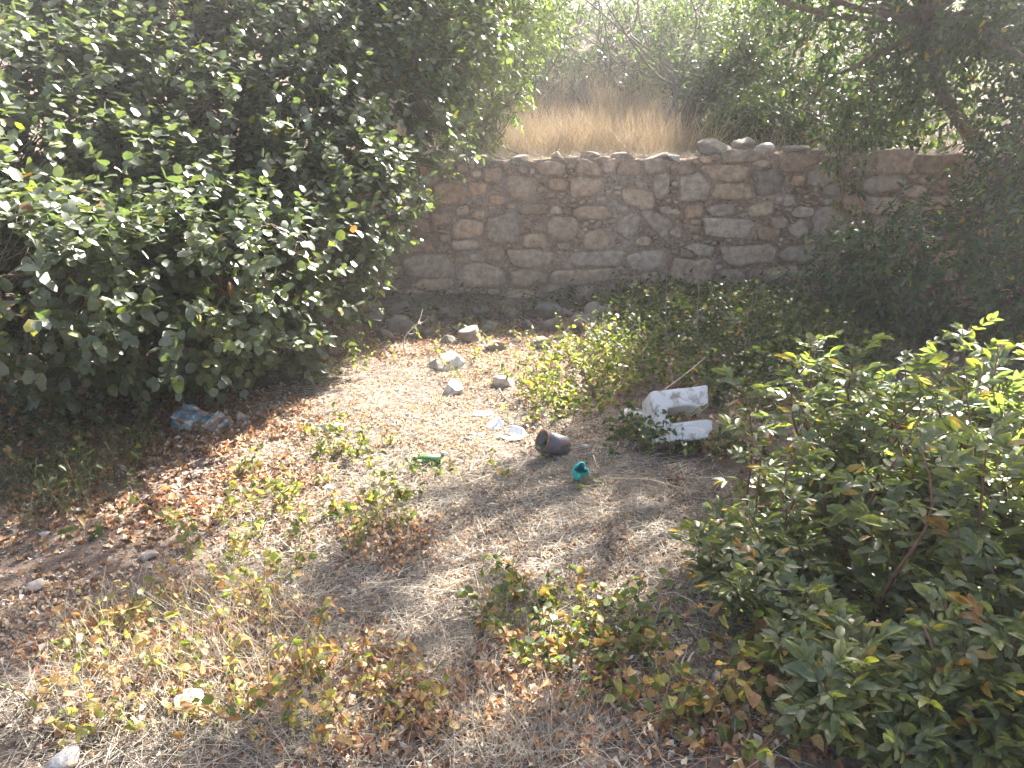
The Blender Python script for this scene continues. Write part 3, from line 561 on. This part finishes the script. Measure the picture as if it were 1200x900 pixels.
x, y = zone(210, [(250, 750, 150, 60), (200, 830, 190, 60), (380, 820, 100, 70), (120, 740, 60, 30), (480, 850, 60, 40)], g)
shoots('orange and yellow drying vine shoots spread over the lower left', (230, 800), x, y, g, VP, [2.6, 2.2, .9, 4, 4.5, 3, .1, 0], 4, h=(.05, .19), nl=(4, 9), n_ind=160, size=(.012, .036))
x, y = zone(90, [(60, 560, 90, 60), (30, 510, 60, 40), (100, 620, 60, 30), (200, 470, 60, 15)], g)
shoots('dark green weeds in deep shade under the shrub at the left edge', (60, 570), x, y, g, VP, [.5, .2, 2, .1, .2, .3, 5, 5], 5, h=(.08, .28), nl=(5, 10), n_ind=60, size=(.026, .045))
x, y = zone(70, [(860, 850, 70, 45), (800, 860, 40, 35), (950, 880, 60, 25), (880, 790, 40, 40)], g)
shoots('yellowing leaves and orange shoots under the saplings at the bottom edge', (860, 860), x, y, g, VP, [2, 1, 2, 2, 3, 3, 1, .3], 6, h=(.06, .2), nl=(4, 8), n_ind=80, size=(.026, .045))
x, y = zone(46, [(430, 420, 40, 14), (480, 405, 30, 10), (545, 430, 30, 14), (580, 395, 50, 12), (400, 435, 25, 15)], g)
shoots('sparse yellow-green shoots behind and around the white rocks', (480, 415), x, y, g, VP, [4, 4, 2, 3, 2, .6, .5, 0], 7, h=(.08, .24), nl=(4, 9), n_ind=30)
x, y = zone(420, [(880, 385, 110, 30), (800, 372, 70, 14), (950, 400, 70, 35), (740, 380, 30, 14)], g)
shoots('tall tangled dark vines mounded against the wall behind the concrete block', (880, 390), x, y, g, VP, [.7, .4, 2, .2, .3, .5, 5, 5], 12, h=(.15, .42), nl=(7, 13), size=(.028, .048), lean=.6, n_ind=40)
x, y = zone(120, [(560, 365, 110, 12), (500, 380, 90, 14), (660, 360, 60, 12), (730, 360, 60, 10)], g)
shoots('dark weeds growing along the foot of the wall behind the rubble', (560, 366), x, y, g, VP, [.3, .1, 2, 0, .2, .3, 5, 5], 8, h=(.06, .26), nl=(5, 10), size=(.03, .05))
for k in range(48):                              # single sprouts one can count in the sunny litter
    ex = [(410, 580, 40, 60), (330, 560, 60, 60), (280, 650, 60, 40), (400, 510, 30, 30), (430, 610, 40, 30), (350, 640, 60, 40), (460, 600, 25, 20), (290, 590, 50, 40)][k % 8]
    x, y = zone(1, [ex], g)
    shoots('small yellow-green sprout in the sunny litter left of centre', (x[0], y[0], float(ground_h(x[0], y[0]))), np.repeat(x, 3)+g.normal(0, .025, 3), np.repeat(y, 3)+g.normal(0, .025, 3), g, VP, [4, 4, 3, 3, 1.2, .6, .4, 0], 0, 'sprout', (.06, .2), (4, 9), (.02, .04), 12, None, 'sprout', .6, 'sprouts in the sunny litter')

x, y = zone(36, [(490, 552, 30, 10), (655, 545, 30, 8), (690, 572, 30, 10), (790, 528, 40, 8), (215, 512, 25, 6), (560, 560, 60, 8), (620, 500, 15, 8)], g)
shoots('scattered low weeds around the can, the bottle and the cup', (640, 548), x, y, g, VP, [2, 1.5, 3, 1, 1, 1, 2, .5], 9, h=(.04, .14), nl=(4, 8), n_ind=30, size=(.018, .036))
# dry leaves, straw, gravel, dry grass: nobody could count them
def bit(wd, fold, curl, seed):
    q = np.random.default_rng(seed); h = wd/2; return np.array([(0, 0, 0), (.5, 0, -curl*.3), (1, 0, -curl), (.45+q.normal(0, .06), h, fold*h+q.normal(0, .06)), (.5+q.normal(0, .06), -h*q.uniform(.7, 1.1), fold*h+q.normal(0, .06)), (.8, h*.6, fold*h*.6-curl*.7), (.8, -h*.6, fold*h*.6-curl*.6)]), np.array([(0, 1, 3), (1, 2, 5), (1, 5, 3), (0, 4, 1), (1, 6, 2), (1, 4, 6)])
LIT_T = [bit(.62, .5, .3, 1), bit(.7, .9, .5, 2), bit(.5, .2, -.4, 3), bit(.8, .7, .9, 4)]
def litter(name, label, cat, n, ells, pal, pw, size, g, lift=.012):
    x, y = zone(n, ells, g, .35); q = fbm(P3(x*5, y*5, 7+size[0]*300), 2)*1.3-.15 + g.normal(0, .10, n) > .42; x, y = x[q], y[q]; n = len(x); z = ground_h(x, y)+g.uniform(.002, lift, n)
    a = g.uniform(0, 6.28, n); D = np.stack([np.cos(a), np.sin(a), g.normal(0, .25, n)], -1); M = frames(D, np.array([0, 0, 1.])+g.normal(0, .38, (n, 3)))*g.uniform(*size, n)[:, None, None]
    ci = g.choice(len(pal), n, p=np.array(pw)/sum(pw)); C = np.array(pal)[ci]*g.uniform(.8, 1.2, (n, 1)); T = np.stack([x, y, z], -1); tid = g.integers(0, 4, n); gm = Geo()
    for k in range(4): gm.scatter(*LIT_T[k], M[tid == k], T[tid == k], C[tid == k])
    return tag(gm.build(name, M_dead, None), label, cat, None, 'stuff')
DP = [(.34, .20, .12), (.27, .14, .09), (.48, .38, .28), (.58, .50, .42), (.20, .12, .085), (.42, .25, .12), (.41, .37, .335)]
ALL = [(480, 480, 240, 90), (350, 620, 380, 150), (600, 780, 620, 130), (640, 560, 220, 90), (120, 560, 220, 120)]
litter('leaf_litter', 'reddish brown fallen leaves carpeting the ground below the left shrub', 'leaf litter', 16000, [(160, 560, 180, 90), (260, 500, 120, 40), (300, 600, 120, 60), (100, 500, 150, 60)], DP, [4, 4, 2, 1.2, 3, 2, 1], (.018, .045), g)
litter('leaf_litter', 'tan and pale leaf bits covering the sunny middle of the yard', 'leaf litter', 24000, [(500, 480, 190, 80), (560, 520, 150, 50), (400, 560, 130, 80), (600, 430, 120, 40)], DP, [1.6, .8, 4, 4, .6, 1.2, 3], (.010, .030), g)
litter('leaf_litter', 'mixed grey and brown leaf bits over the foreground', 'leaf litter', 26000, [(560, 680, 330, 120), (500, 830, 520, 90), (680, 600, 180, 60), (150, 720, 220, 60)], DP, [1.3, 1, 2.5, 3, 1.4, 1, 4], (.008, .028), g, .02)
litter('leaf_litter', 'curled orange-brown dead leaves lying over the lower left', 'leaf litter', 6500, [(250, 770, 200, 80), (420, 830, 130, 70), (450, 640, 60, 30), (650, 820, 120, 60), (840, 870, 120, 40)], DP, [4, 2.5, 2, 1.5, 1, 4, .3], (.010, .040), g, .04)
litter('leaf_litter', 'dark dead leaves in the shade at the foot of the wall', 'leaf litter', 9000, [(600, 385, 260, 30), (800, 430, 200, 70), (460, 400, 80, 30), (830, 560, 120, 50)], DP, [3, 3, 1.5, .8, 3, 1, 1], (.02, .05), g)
def blades(name, label, cat, x, y, hf, g, L, r, pal, upr, mat=M_straw, bend=.5, seg=2):
    n = len(x); gm = Geo(); z = hf(x, y)
    # a thin three-sided tapering straw template bent along its length, several kinds
    for k in range(5):
        q = np.arange(k, n, 5)
        if not len(q): continue
        t = np.linspace(0, 1, seg+1); pts = np.stack([t, .10*g.normal()*t*t, bend*g.uniform(-.5, .2)*t*t], -1); v, f = tube(pts, np.linspace(1, .35, seg+1)*.01, 3, False)
        m = len(q); a = g.uniform(0, 6.28, m); u = g.uniform(*upr, m); D = np.stack([np.cos(a)*np.cos(u), np.sin(a)*np.cos(u), np.sin(u)], -1)
        Ls = g.uniform(*L, m); Fm = frames(D, np.array([0, 0, 1.])+g.normal(0, .1, (m, 3))); sx = Ls; sr = g.uniform(*r, m)*100
        M = np.stack([Fm[:, :, 0]*sx[:, None], Fm[:, :, 1]*sr[:, None], Fm[:, :, 2]*sr[:, None]], -1)
        v2 = v.copy(); bendz = pts
        # keep the bend in proportion to the length: split centre line and thickness
        cen = np.repeat(pts, 3, 0); off = v-cen
        V = np.einsum('kij,nj->kni', Fm, cen)*Ls[:, None, None] + np.einsum('kij,nj->kni', Fm, off)*sr[:, None, None] + np.stack([x[q], y[q], z[q]], -1)[:, None]
        Fc = f[None]+(np.arange(m)*len(v))[:, None, None]; C = np.array(pal)[g.integers(0, len(pal), m)]*g.uniform(.75, 1.2, (m, 1)); gm.add(V.reshape(-1, 3), Fc.reshape(-1, 3), np.repeat(C, len(v), 0))
    return tag(gm.build(name, mat, None), label, cat, None, 'stuff')
SPAL = [(.56, .50, .43), (.48, .44, .395), (.66, .61, .54), (.40, .37, .345), (.33, .295, .265)]
def lift(h): return lambda x, y: ground_h(x, y)+h*g.random(len(x))
x, y = zone(16000, [(560, 660, 300, 120), (560, 800, 380, 130), (700, 590, 160, 60), (150, 850, 300, 80)], g, .3)
blades('dry_straw', 'grey and blond straw lying flat over the foreground', 'straw', x, y, lift(.02), g, (.04, .20), (.0008, .002), SPAL, (-.05, .22))
x, y = zone(11000, [(500, 480, 200, 90), (420, 580, 160, 90), (600, 520, 140, 50)], g, .3)
blades('dry_straw', 'blond straw scattered over the sunny patch', 'straw', x, y, lift(.015), g, (.03, .14), (.0008, .0018), SPAL, (-.05, .25))
x, y = zone(3000, [(230, 740, 150, 60), (200, 830, 200, 60), (600, 870, 90, 40), (520, 790, 60, 40), (640, 860, 80, 40), (350, 880, 80, 30), (250, 700, 40, 30), (350, 760, 40, 40)], g, .3)
blades('dry_grass', 'tufts of dry grass standing along the bottom edge', 'dry grass', x, y, lift(.005), g, (.06, .2), (.0006, .0013), SPAL[:3], (.3, 1.3))
n = 17000; x = g.uniform(-.2, 2.3, n); y = g.uniform(8.75, 13.5, n); q = (noise(P3(x*3, y*3, 4)) + .35*noise(P3(x*11, y*11, 4)) > .62); x, y = x[q], y[q]
blades('dry_grass', 'tall blond dry grass glowing on the terrace above the wall', 'dry grass', x, y, hill_h, g, (.15, .62), (.0012, .0028), [(.60, .49, .36), (.55, .46, .36), (.66, .57, .45), (.44, .37, .30)], (.6, 1.5))
n = 9000; x = g.uniform(-6, 9, n); y = 9+g.random(n)**1.3*12
blades('dry_grass', 'thin dry grass over the slope behind the trees', 'dry grass', x, y, hill_h, g, (.2, .5), (.0016, .0034), [(.54, .45, .32), (.46, .39, .28)], (.7, 1.5))
n = 3500; x = g.uniform(-1, 5.5, n); y = g.uniform(8.25, 9.2, n)
blades('dry_straw', 'pale straw and grass lying along the top of the wall', 'straw', x, y, lambda a, b: np.where(b < 8.62, top_h(a), hill_h(a, b))+.01, g, (.06, .22), (.0008, .0016), SPAL[:3], (-.05, .7))
x, y = zone(500, [(60, 570, 100, 60), (40, 610, 80, 40)], g)
blades('green_grass', 'thin green-brown grass blades in the shade at the left edge', 'grass', x, y, ground_h, g, (.12, .35), (.0008, .0015), [(.12, .14, .06), (.22, .2, .1)], (.6, 1.4))
# gravel
x, y = zone(4500, ALL, g, .3); gm = Geo(); n = len(x); s = g.uniform(.003, .011, n)*(1+2*(g.random(n) < .04)); a = g.uniform(0, 6.28, n)
Rz = np.zeros((n, 3, 3)); Rz[:, 0, 0] = np.cos(a); Rz[:, 0, 1] = -np.sin(a); Rz[:, 1, 0] = np.sin(a); Rz[:, 1, 1] = np.cos(a); Rz[:, 2, 2] = .6
gv = rock_verts(5, (2, 1.5, 1.6), ICO1, 8); gm.scatter(gv, ICO1[1], Rz*s[:, None, None], np.stack([x, y, ground_h(x, y)+s*.3], -1), np.array([(.34, .30, .26), (.45, .42, .38), (.28, .24, .21), (.52, .49, .45)])[g.integers(0, 4, n)])
tag(gm.build('gravel', M_rock, None), 'small gravel mixed into the dry ground', 'gravel', None, 'stuff')

# ------------------------------------------------------------------ twigs and sticks
def twig(label, a, b, r=.004, col=(.42, .36, .29), wob=.08, forks=0, group=None, name='dry_twig', n=8):
    t = Geo(); pa = bent(a, b, n, wob, g); v, f = tube(pa, np.linspace(r, r*.5, n), 5); t.add(v, f, np.array(col))
    for k in range(forks):
        i = g.integers(2, n-2); L = np.linalg.norm(np.array(b)-a)*.4; e = pa[i]+unit(unit(pa[i+1]-pa[i])+g.normal(0, .5, 3))*L*g.uniform(.5, 1); e[2] = max(e[2], ground_h(e[0], e[1])+.01)
        v, f = tube(bent(pa[i], e, 5, .1, g), np.linspace(r*.6, r*.25, 5), 4); t.add(v, f, np.array(col))
    o = t.build(name, M_bark, None); return tag(o, label, 'twig', group)
def up(p, h): return np.array(p)+np.array([0, 0, h])
twig('bare grey forked twig standing left of the largest white rock', on_ground(475, 418), up(on_ground(497, 415), .38), .006, (.5, .45, .38), .08, 5)
twig('long straight stick leaning over the top of the concrete block', up(on_ground(768, 500), .20), up(on_ground(822, 470), .30), .005, (.45, .38, .28), .02)
twig('thin pale runner crossing the dark ground toward the saplings', up(on_ground(715, 572), .05), up(on_ground(835, 590), .05), .0035, (.48, .40, .28), .04)
twig('second thin runner curving below the turquoise plastic', up(on_ground(695, 546), .06), up(on_ground(790, 585), .03), .003, (.45, .36, .25), .08)
twig('long grass stalk lying across the middle foreground', up(on_ground(370, 725), .02), up(on_ground(478, 727), .03), .002, (.55, .48, .36), .02)
twig('leaning pale stalk beside the half green vine patch', up(on_ground(690, 705), .06), up(on_ground(830, 752), .10), .0025, (.5, .42, .3), .08)
twig('bent stalk rising from the ground in the lower left', on_ground(290, 690), up(on_ground(350, 760), .12), .002, (.5, .42, .3), .08)
twig('pale broken root on the ground in front of the saplings', up(on_ground(790, 850), .02), up(on_ground(812, 780), .05), .007, (.45, .39, .31), .07, 2)
twig('dark thin stick in the litter above the shadow band', up(on_ground(432, 565), .02), up(on_ground(490, 592), .02), .004, (.2, .15, .11), .04, 1)
twig('short dark stick beside the white dish', up(on_ground(585, 462), .04), up(on_ground(606, 482), .03), .006, (.25, .18, .14), .04)
twig('bare branch leaning against the wall base at right', up(on_ground(890, 385), .1), at_y(838, 316, 8.1), .006, (.35, .28, .22), .04, 3)
twig('two-pronged dry twig lying in the olive ground cover', up(on_ground(755, 450), .12), up(on_ground(752, 412), .2), .005, (.4, .33, .26), .05, 2)
for k in range(14):
    a = on_ground(850+g.normal(0, 60), 405+g.normal(0, 22)); twig('bare dead twig sticking out of the dark vines below the wall', up(a, .08), up(a+g.normal(0, .2, 3)*np.array([1, 1, 0]), g.uniform(.3, .6)), .004, (.34, .27, .22), .12, 3, 'dead twigs in the dark vines')
for k in range(26):
    a = on_ground(700+g.normal(0, 16), 408+g.normal(0, 8)); twig('pale dry twig in the tangled heap behind the vine', up(a, .04), up(a+g.normal(0, .16, 3)*np.array([1, 1, 0]), g.uniform(.06, .26)), .003, (.52, .46, .38), .15, 2, 'twigs in the pale heap')

# ------------------------------------------------------------------ rubbish
def simple_mat(name, col, rough, nscale=30, amt=.35, dirt=(.22, .17, .12), dlo=.45, dhi=.7, bs=.2, metal=0., trans=0., spec=.5):
    m, n, b = newmat(name); t = coords(n, nscale, 5, .65); k = ramp(n, t.outputs[0], [(dlo, (0, 0, 0)), (dhi, (amt,)*3)])
    n.links.new(mixc(n, col, dirt, k), b.inputs['Base Color']); b.inputs['Roughness'].default_value = rough; b.inputs['Metallic'].default_value = metal; b.inputs['Specular IOR Level'].default_value = spec
    if trans: b.inputs['Transmission Weight'].default_value = trans; b.inputs['IOR'].default_value = 1.5
    if bs: bump(n, t.outputs[0], b, bs, .01)
    return m
M_conc = simple_mat('pale_concrete', (.70, .685, .66), .9, 16, .85, (.28, .22, .165), .52, .66, .7, spec=.2)
M_plast = simple_mat('white_plastic', (.80, .79, .76), .45, 30, .35)
M_turq = simple_mat('turquoise_plastic', (.03, .50, .50), .4, 30, .3, (.2, .2, .15), .55, .8)
M_greyp = simple_mat('grey_metal', (.10, .105, .12), .55, 25, .8, (.28, .14, .08), .5, .7, .3)
M_green = simple_mat('green_glass', (.10, .30, .08), .2, 40, .6, trans=.6, bs=0)
def bm_obj(name, bm, mat, parent=None, loc=None, rot=None, smooth=False):
    bmesh.ops.recalc_face_normals(bm, faces=bm.faces); me = bpy.data.meshes.new(name); bm.to_mesh(me); bm.free()
    for p in me.polygons: p.use_smooth = smooth
    me.materials.append(mat); o = bpy.data.objects.new(name, me); COL.objects.link(o)
    if parent: o.parent = parent
    if loc is not None: o.location = tuple(loc)
    if rot is not None: o.rotation_euler = rot
    return o
# C-shaped hollow block, tipped towards the camera
bm = bmesh.new()
prof = [(-.17, -.15), (.115, -.15), (.125, -.115), (.155, -.11), (.16, -.06), (.14, -.045), (-.075, -.05), (-.085, -.01), (-.08, .04), (.07, .045), (.09, .03), (.165, .035), (.17, .15), (-.10, .15), (-.165, .14)]
vs_ = [bm.verts.new((x, y, .10)) for x, y in prof]; f = bm.faces.new(vs_)
ex = bmesh.ops.extrude_face_region(bm, geom=[f]); bmesh.ops.translate(bm, vec=(0, 0, -.20), verts=[v for v in ex['geom'] if isinstance(v, bmesh.types.BMVert)])
bmesh.ops.bevel(bm, geom=bm.edges[:], offset=.006, segments=2, affect='EDGES')
bmesh.ops.triangulate(bm, faces=bm.faces); bmesh.ops.subdivide_edges(bm, edges=[e for e in bm.edges if e.calc_length() > .03], cuts=2)
for v in bm.verts:
    q = np.array(v.co[:]); v.co += Vector(tuple((float(fbm(q*22, 3))-.5)*.026*unit(q+1e-6)))
b0 = on_ground(793, 522); blk = bm_obj('concrete_block', bm, M_conc, None, (b0[0], b0[1]+.02, b0[2]+.155), (R(54), R(-3), R(7)))
tag(blk, 'broken white hollow concrete block, C-shaped, half sunk in the olive ground cover', 'concrete block')
b1 = on_ground(745, 500); rock('broken_slab', 'pale bluish slab half hidden in leaves just left of the concrete block', 'slab', b1+[0, 0, .04], (.22, .2, .12), (.45, .46, .47), 371)
# tin: open grey can lying with its rusty mouth to the lower left
def lathe(prof, n=24, jitter=0, cut=None):
    bm = bmesh.new(); rings = []
    for z, r in prof: rings.append([bm.verts.new((r*math.cos(2*math.pi*j/n)*(1+random.uniform(-jitter, jitter)), r*math.sin(2*math.pi*j/n)*(1+random.uniform(-jitter, jitter)), z)) for j in range(n)])
    for a, b in zip(rings, rings[1:]):
        for j in range(n):
            if cut and cut(j, a, b): continue
            bm.faces.new((a[j], a[(j+1) % n], b[(j+1) % n], b[j]))
    return bm
can = thing('tin_can', 'dented grey can lying on its side, mouth turned to the left', 'can', on_ground(647, 535))
cr = Matrix.Rotation(R(18), 4, 'Z') @ Matrix.Rotation(R(-62), 4, 'Y')
def canpart(name, prof, mat, jit=.02):
    o = bm_obj(name, lathe(prof, 24, jit), mat, can, smooth=True); o.matrix_basis = Matrix.Translation((0, 0, .075)) @ Matrix.Rotation(R(25), 4, 'Z') @ Matrix.Rotation(R(-68), 4, 'Y') @ Matrix.Translation((0, 0, -.01))
canpart('body', [(-.075, .002), (-.075, .052), (-.07, .058), (.075, .060), (.075, .056), (-.062, .053), (-.065, .002)], M_greyp)
canpart('rim', [(.073, .0575), (.072, .064), (.080, .065), (.082, .060), (.078, .0575)], simple_mat('rust', (.32, .16, .09), .8, 40, .6, (.12, .06, .04)), .015)
# green bottle fragment
bot = thing('green_bottle', 'broken green glass bottle lying at the lower edge of the sunny patch', 'bottle', on_ground(501, 546))
o = bm_obj('body', lathe([(-.07, .002), (-.07, .028), (-.066, .033), (.03, .033), (.05, .0325), (.068, .031), (.068, .028), (.05, .029), (.03, .029), (-.062, .029), (-.064, .002)], 24, 0, lambda j, a, b: a[0].co.z > .02 and b[0].co.z > .02 and (j*7 % 24) < (13 if a[0].co.z+b[0].co.z > .085 else 7)), M_green, bot, smooth=True)
o.matrix_basis = Matrix.Translation((0, 0, .032)) @ Matrix.Rotation(R(8), 4, 'Z') @ Matrix.Rotation(R(-86), 4, 'Y')
# turquoise crumpled cup
bm = lathe([(-.055, .002), (-.055, .026), (-.02, .032), (.02, .034), (.055, .040), (.056, .037), (.02, .031), (-.02, .029), (-.050, .023), (-.05, .002)], 20)
bmesh.ops.subdivide_edges(bm, edges=bm.edges[:], cuts=1)
for v in bm.verts:
    q = np.array(v.co[:]); k = float(noise(q*45+4))-.5; v.co.x = q[0]*(.9+1.1*k)+.05*(float(noise(q*20+8))-.5); v.co.y = q[1]*(.55+1.1*(float(noise(q*40+9))-.5))+.04*(float(noise(q*24+1))-.5); v.co.z = q[2]*(.8+.5*float(noise(q*28+2)))
p = on_ground(680, 568); o = bm_obj('plastic_cup', bm, M_turq, None, p+[0, 0, .065], (R(38), R(-28), R(30)), False); o.scale = (1.15, 1.15, 1.2)
tag(o, 'crumpled turquoise plastic cup in the weeds below the grey can', 'cup')
# white dish, shard and plate piece
bm = lathe([(0, .002), (.002, .045), (.012, .068), (.030, .082), (.032, .078), (.016, .064), (.007, .043), (.006, .002)], 28, .01, lambda j, a, b: 4 < j < 11 and True)
o = bm_obj('white_dish', bm, M_plast, None, on_ground(600, 513)+[0, 0, .004], (R(10), R(-6), R(40)), True); tag(o, 'broken white shallow dish lying on the sunny litter', 'dish')
def shard(name, label, pos, outline, th, rot, mat, curve=0):
    bm = bmesh.new(); vs_ = [bm.verts.new((x, y, th/2+curve*x*x)) for x, y in outline]; f = bm.faces.new(vs_); ex = bmesh.ops.extrude_face_region(bm, geom=[f]); bmesh.ops.translate(bm, vec=(0, 0, -th), verts=[v for v in ex['geom'] if isinstance(v, bmesh.types.BMVert)])
    bmesh.ops.bevel(bm, geom=bm.edges[:], offset=th*.2, segments=1, affect='EDGES'); return tag(bm_obj(name, bm, mat, None, pos, rot), label, 'shard')
shard('dish_shard', 'jagged white shard propped up behind the white dish', on_ground(580, 502)+[0, 0, .025], [(-.05, -.035), (.02, -.045), (.055, -.01), (.03, .05), (-.01, .03), (-.045, .02)], .006, (R(35), R(-10), R(20)), M_plast, 2)
shard('dish_shard', 'flat pale shard lying farthest back behind the white dish', on_ground(566, 487)+[0, 0, .015], [(-.07, -.03), (.0, -.045), (.07, -.02), (.06, .03), (-.02, .04), (-.06, .02)], .007, (R(4), R(3), R(10)), M_plast)
# carton: crumpled, printed blue and white with a torn brown end
m, n, b = newmat('printed_carton'); tc = n.nodes.new('ShaderNodeTexCoord'); t = N(n, 'TexNoise', Scale=9.0, Detail=3.0); n.links.new(tc.outputs['Object'], t.inputs['Vector']); t2 = N(n, 'TexNoise', Scale=26.0, Detail=5.0); n.links.new(tc.outputs['Object'], t2.inputs['Vector'])
c = ramp(n, t.outputs[0], [(.38, (.05, .17, .25)), (.46, (.13, .30, .38)), (.50, (.50, .49, .44)), (.60, (.45, .37, .27)), (.66, (.07, .20, .28))])
c = mixc(n, c, (.22, .12, .08), ramp(n, t2.outputs[0], [(.46, (0, 0, 0)), (.58, (.9,)*3)])); n.links.new(c, b.inputs['Base Color']); b.inputs['Roughness'].default_value = .55; bump(n, t2.outputs[0], b, .4, .01)
M_carton = m
car = thing('crumpled_carton', 'crumpled blue and white printed carton lying in the leaves at left', 'carton', on_ground(234, 502))
bm = bmesh.new(); bmesh.ops.create_cube(bm, size=1); bmesh.ops.subdivide_edges(bm, edges=bm.edges[:], cuts=7, use_grid_fill=True)
for v in bm.verts:
    q = np.array(v.co[:]); x_, y_, z_ = q*np.array([.25, .16, .06]); cr_ = float(fbm(q*5+3, 3))-.5
    v.co = Vector((x_*(1+.15*cr_), y_*(1+.3*cr_), z_*(1+.5*(q[0] < -.1)) + .07*cr_ + .05*max(0, -q[0])))
o = bm_obj('box', bm, M_carton, car); o.location = (0, 0, .038); o.rotation_euler = (R(14), R(3), R(-12))
bm = bmesh.new(); bmesh.ops.create_grid(bm, x_segments=8, y_segments=6, size=.5)
for v in bm.verts: x_, y_, z_ = v.co; v.co = Vector((x_*.11, y_*.16, .03*math.sin(7*x_)+.02*float(noise(np.array([x_*6, y_*6, 1])))))
bmesh.ops.solidify(bm, geom=bm.faces[:], thickness=.003)
o = bm_obj('torn_flap', bm, M_carton, car); o.location = (.12, -.03, .035); o.rotation_euler = (R(20), R(40), R(-5))

# ------------------------------------------------------------------ haze: bright dusty air against the sun
bm = bmesh.new(); bmesh.ops.create_cube(bm, size=1)
for v in bm.verts: v.co = Vector((v.co.x*126, v.co.y*126, v.co.z*13.5+5.2))
m = bpy.data.materials.new('haze_air'); m.use_nodes = True; n = m.node_tree; n.nodes.clear()
o_ = n.nodes.new('ShaderNodeOutputMaterial'); v_ = n.nodes.new('ShaderNodeVolumePrincipled'); v_.inputs['Color'].default_value = (.97, .97, 1, 1); v_.inputs['Density'].default_value = HAZE; v_.inputs['Anisotropy'].default_value = .45
n.links.new(v_.outputs[0], o_.inputs['Volume'])
hz = bm_obj('haze', bm, m); tag(hz, 'thin bright haze in the air against the sun', 'haze', None, 'stuff')
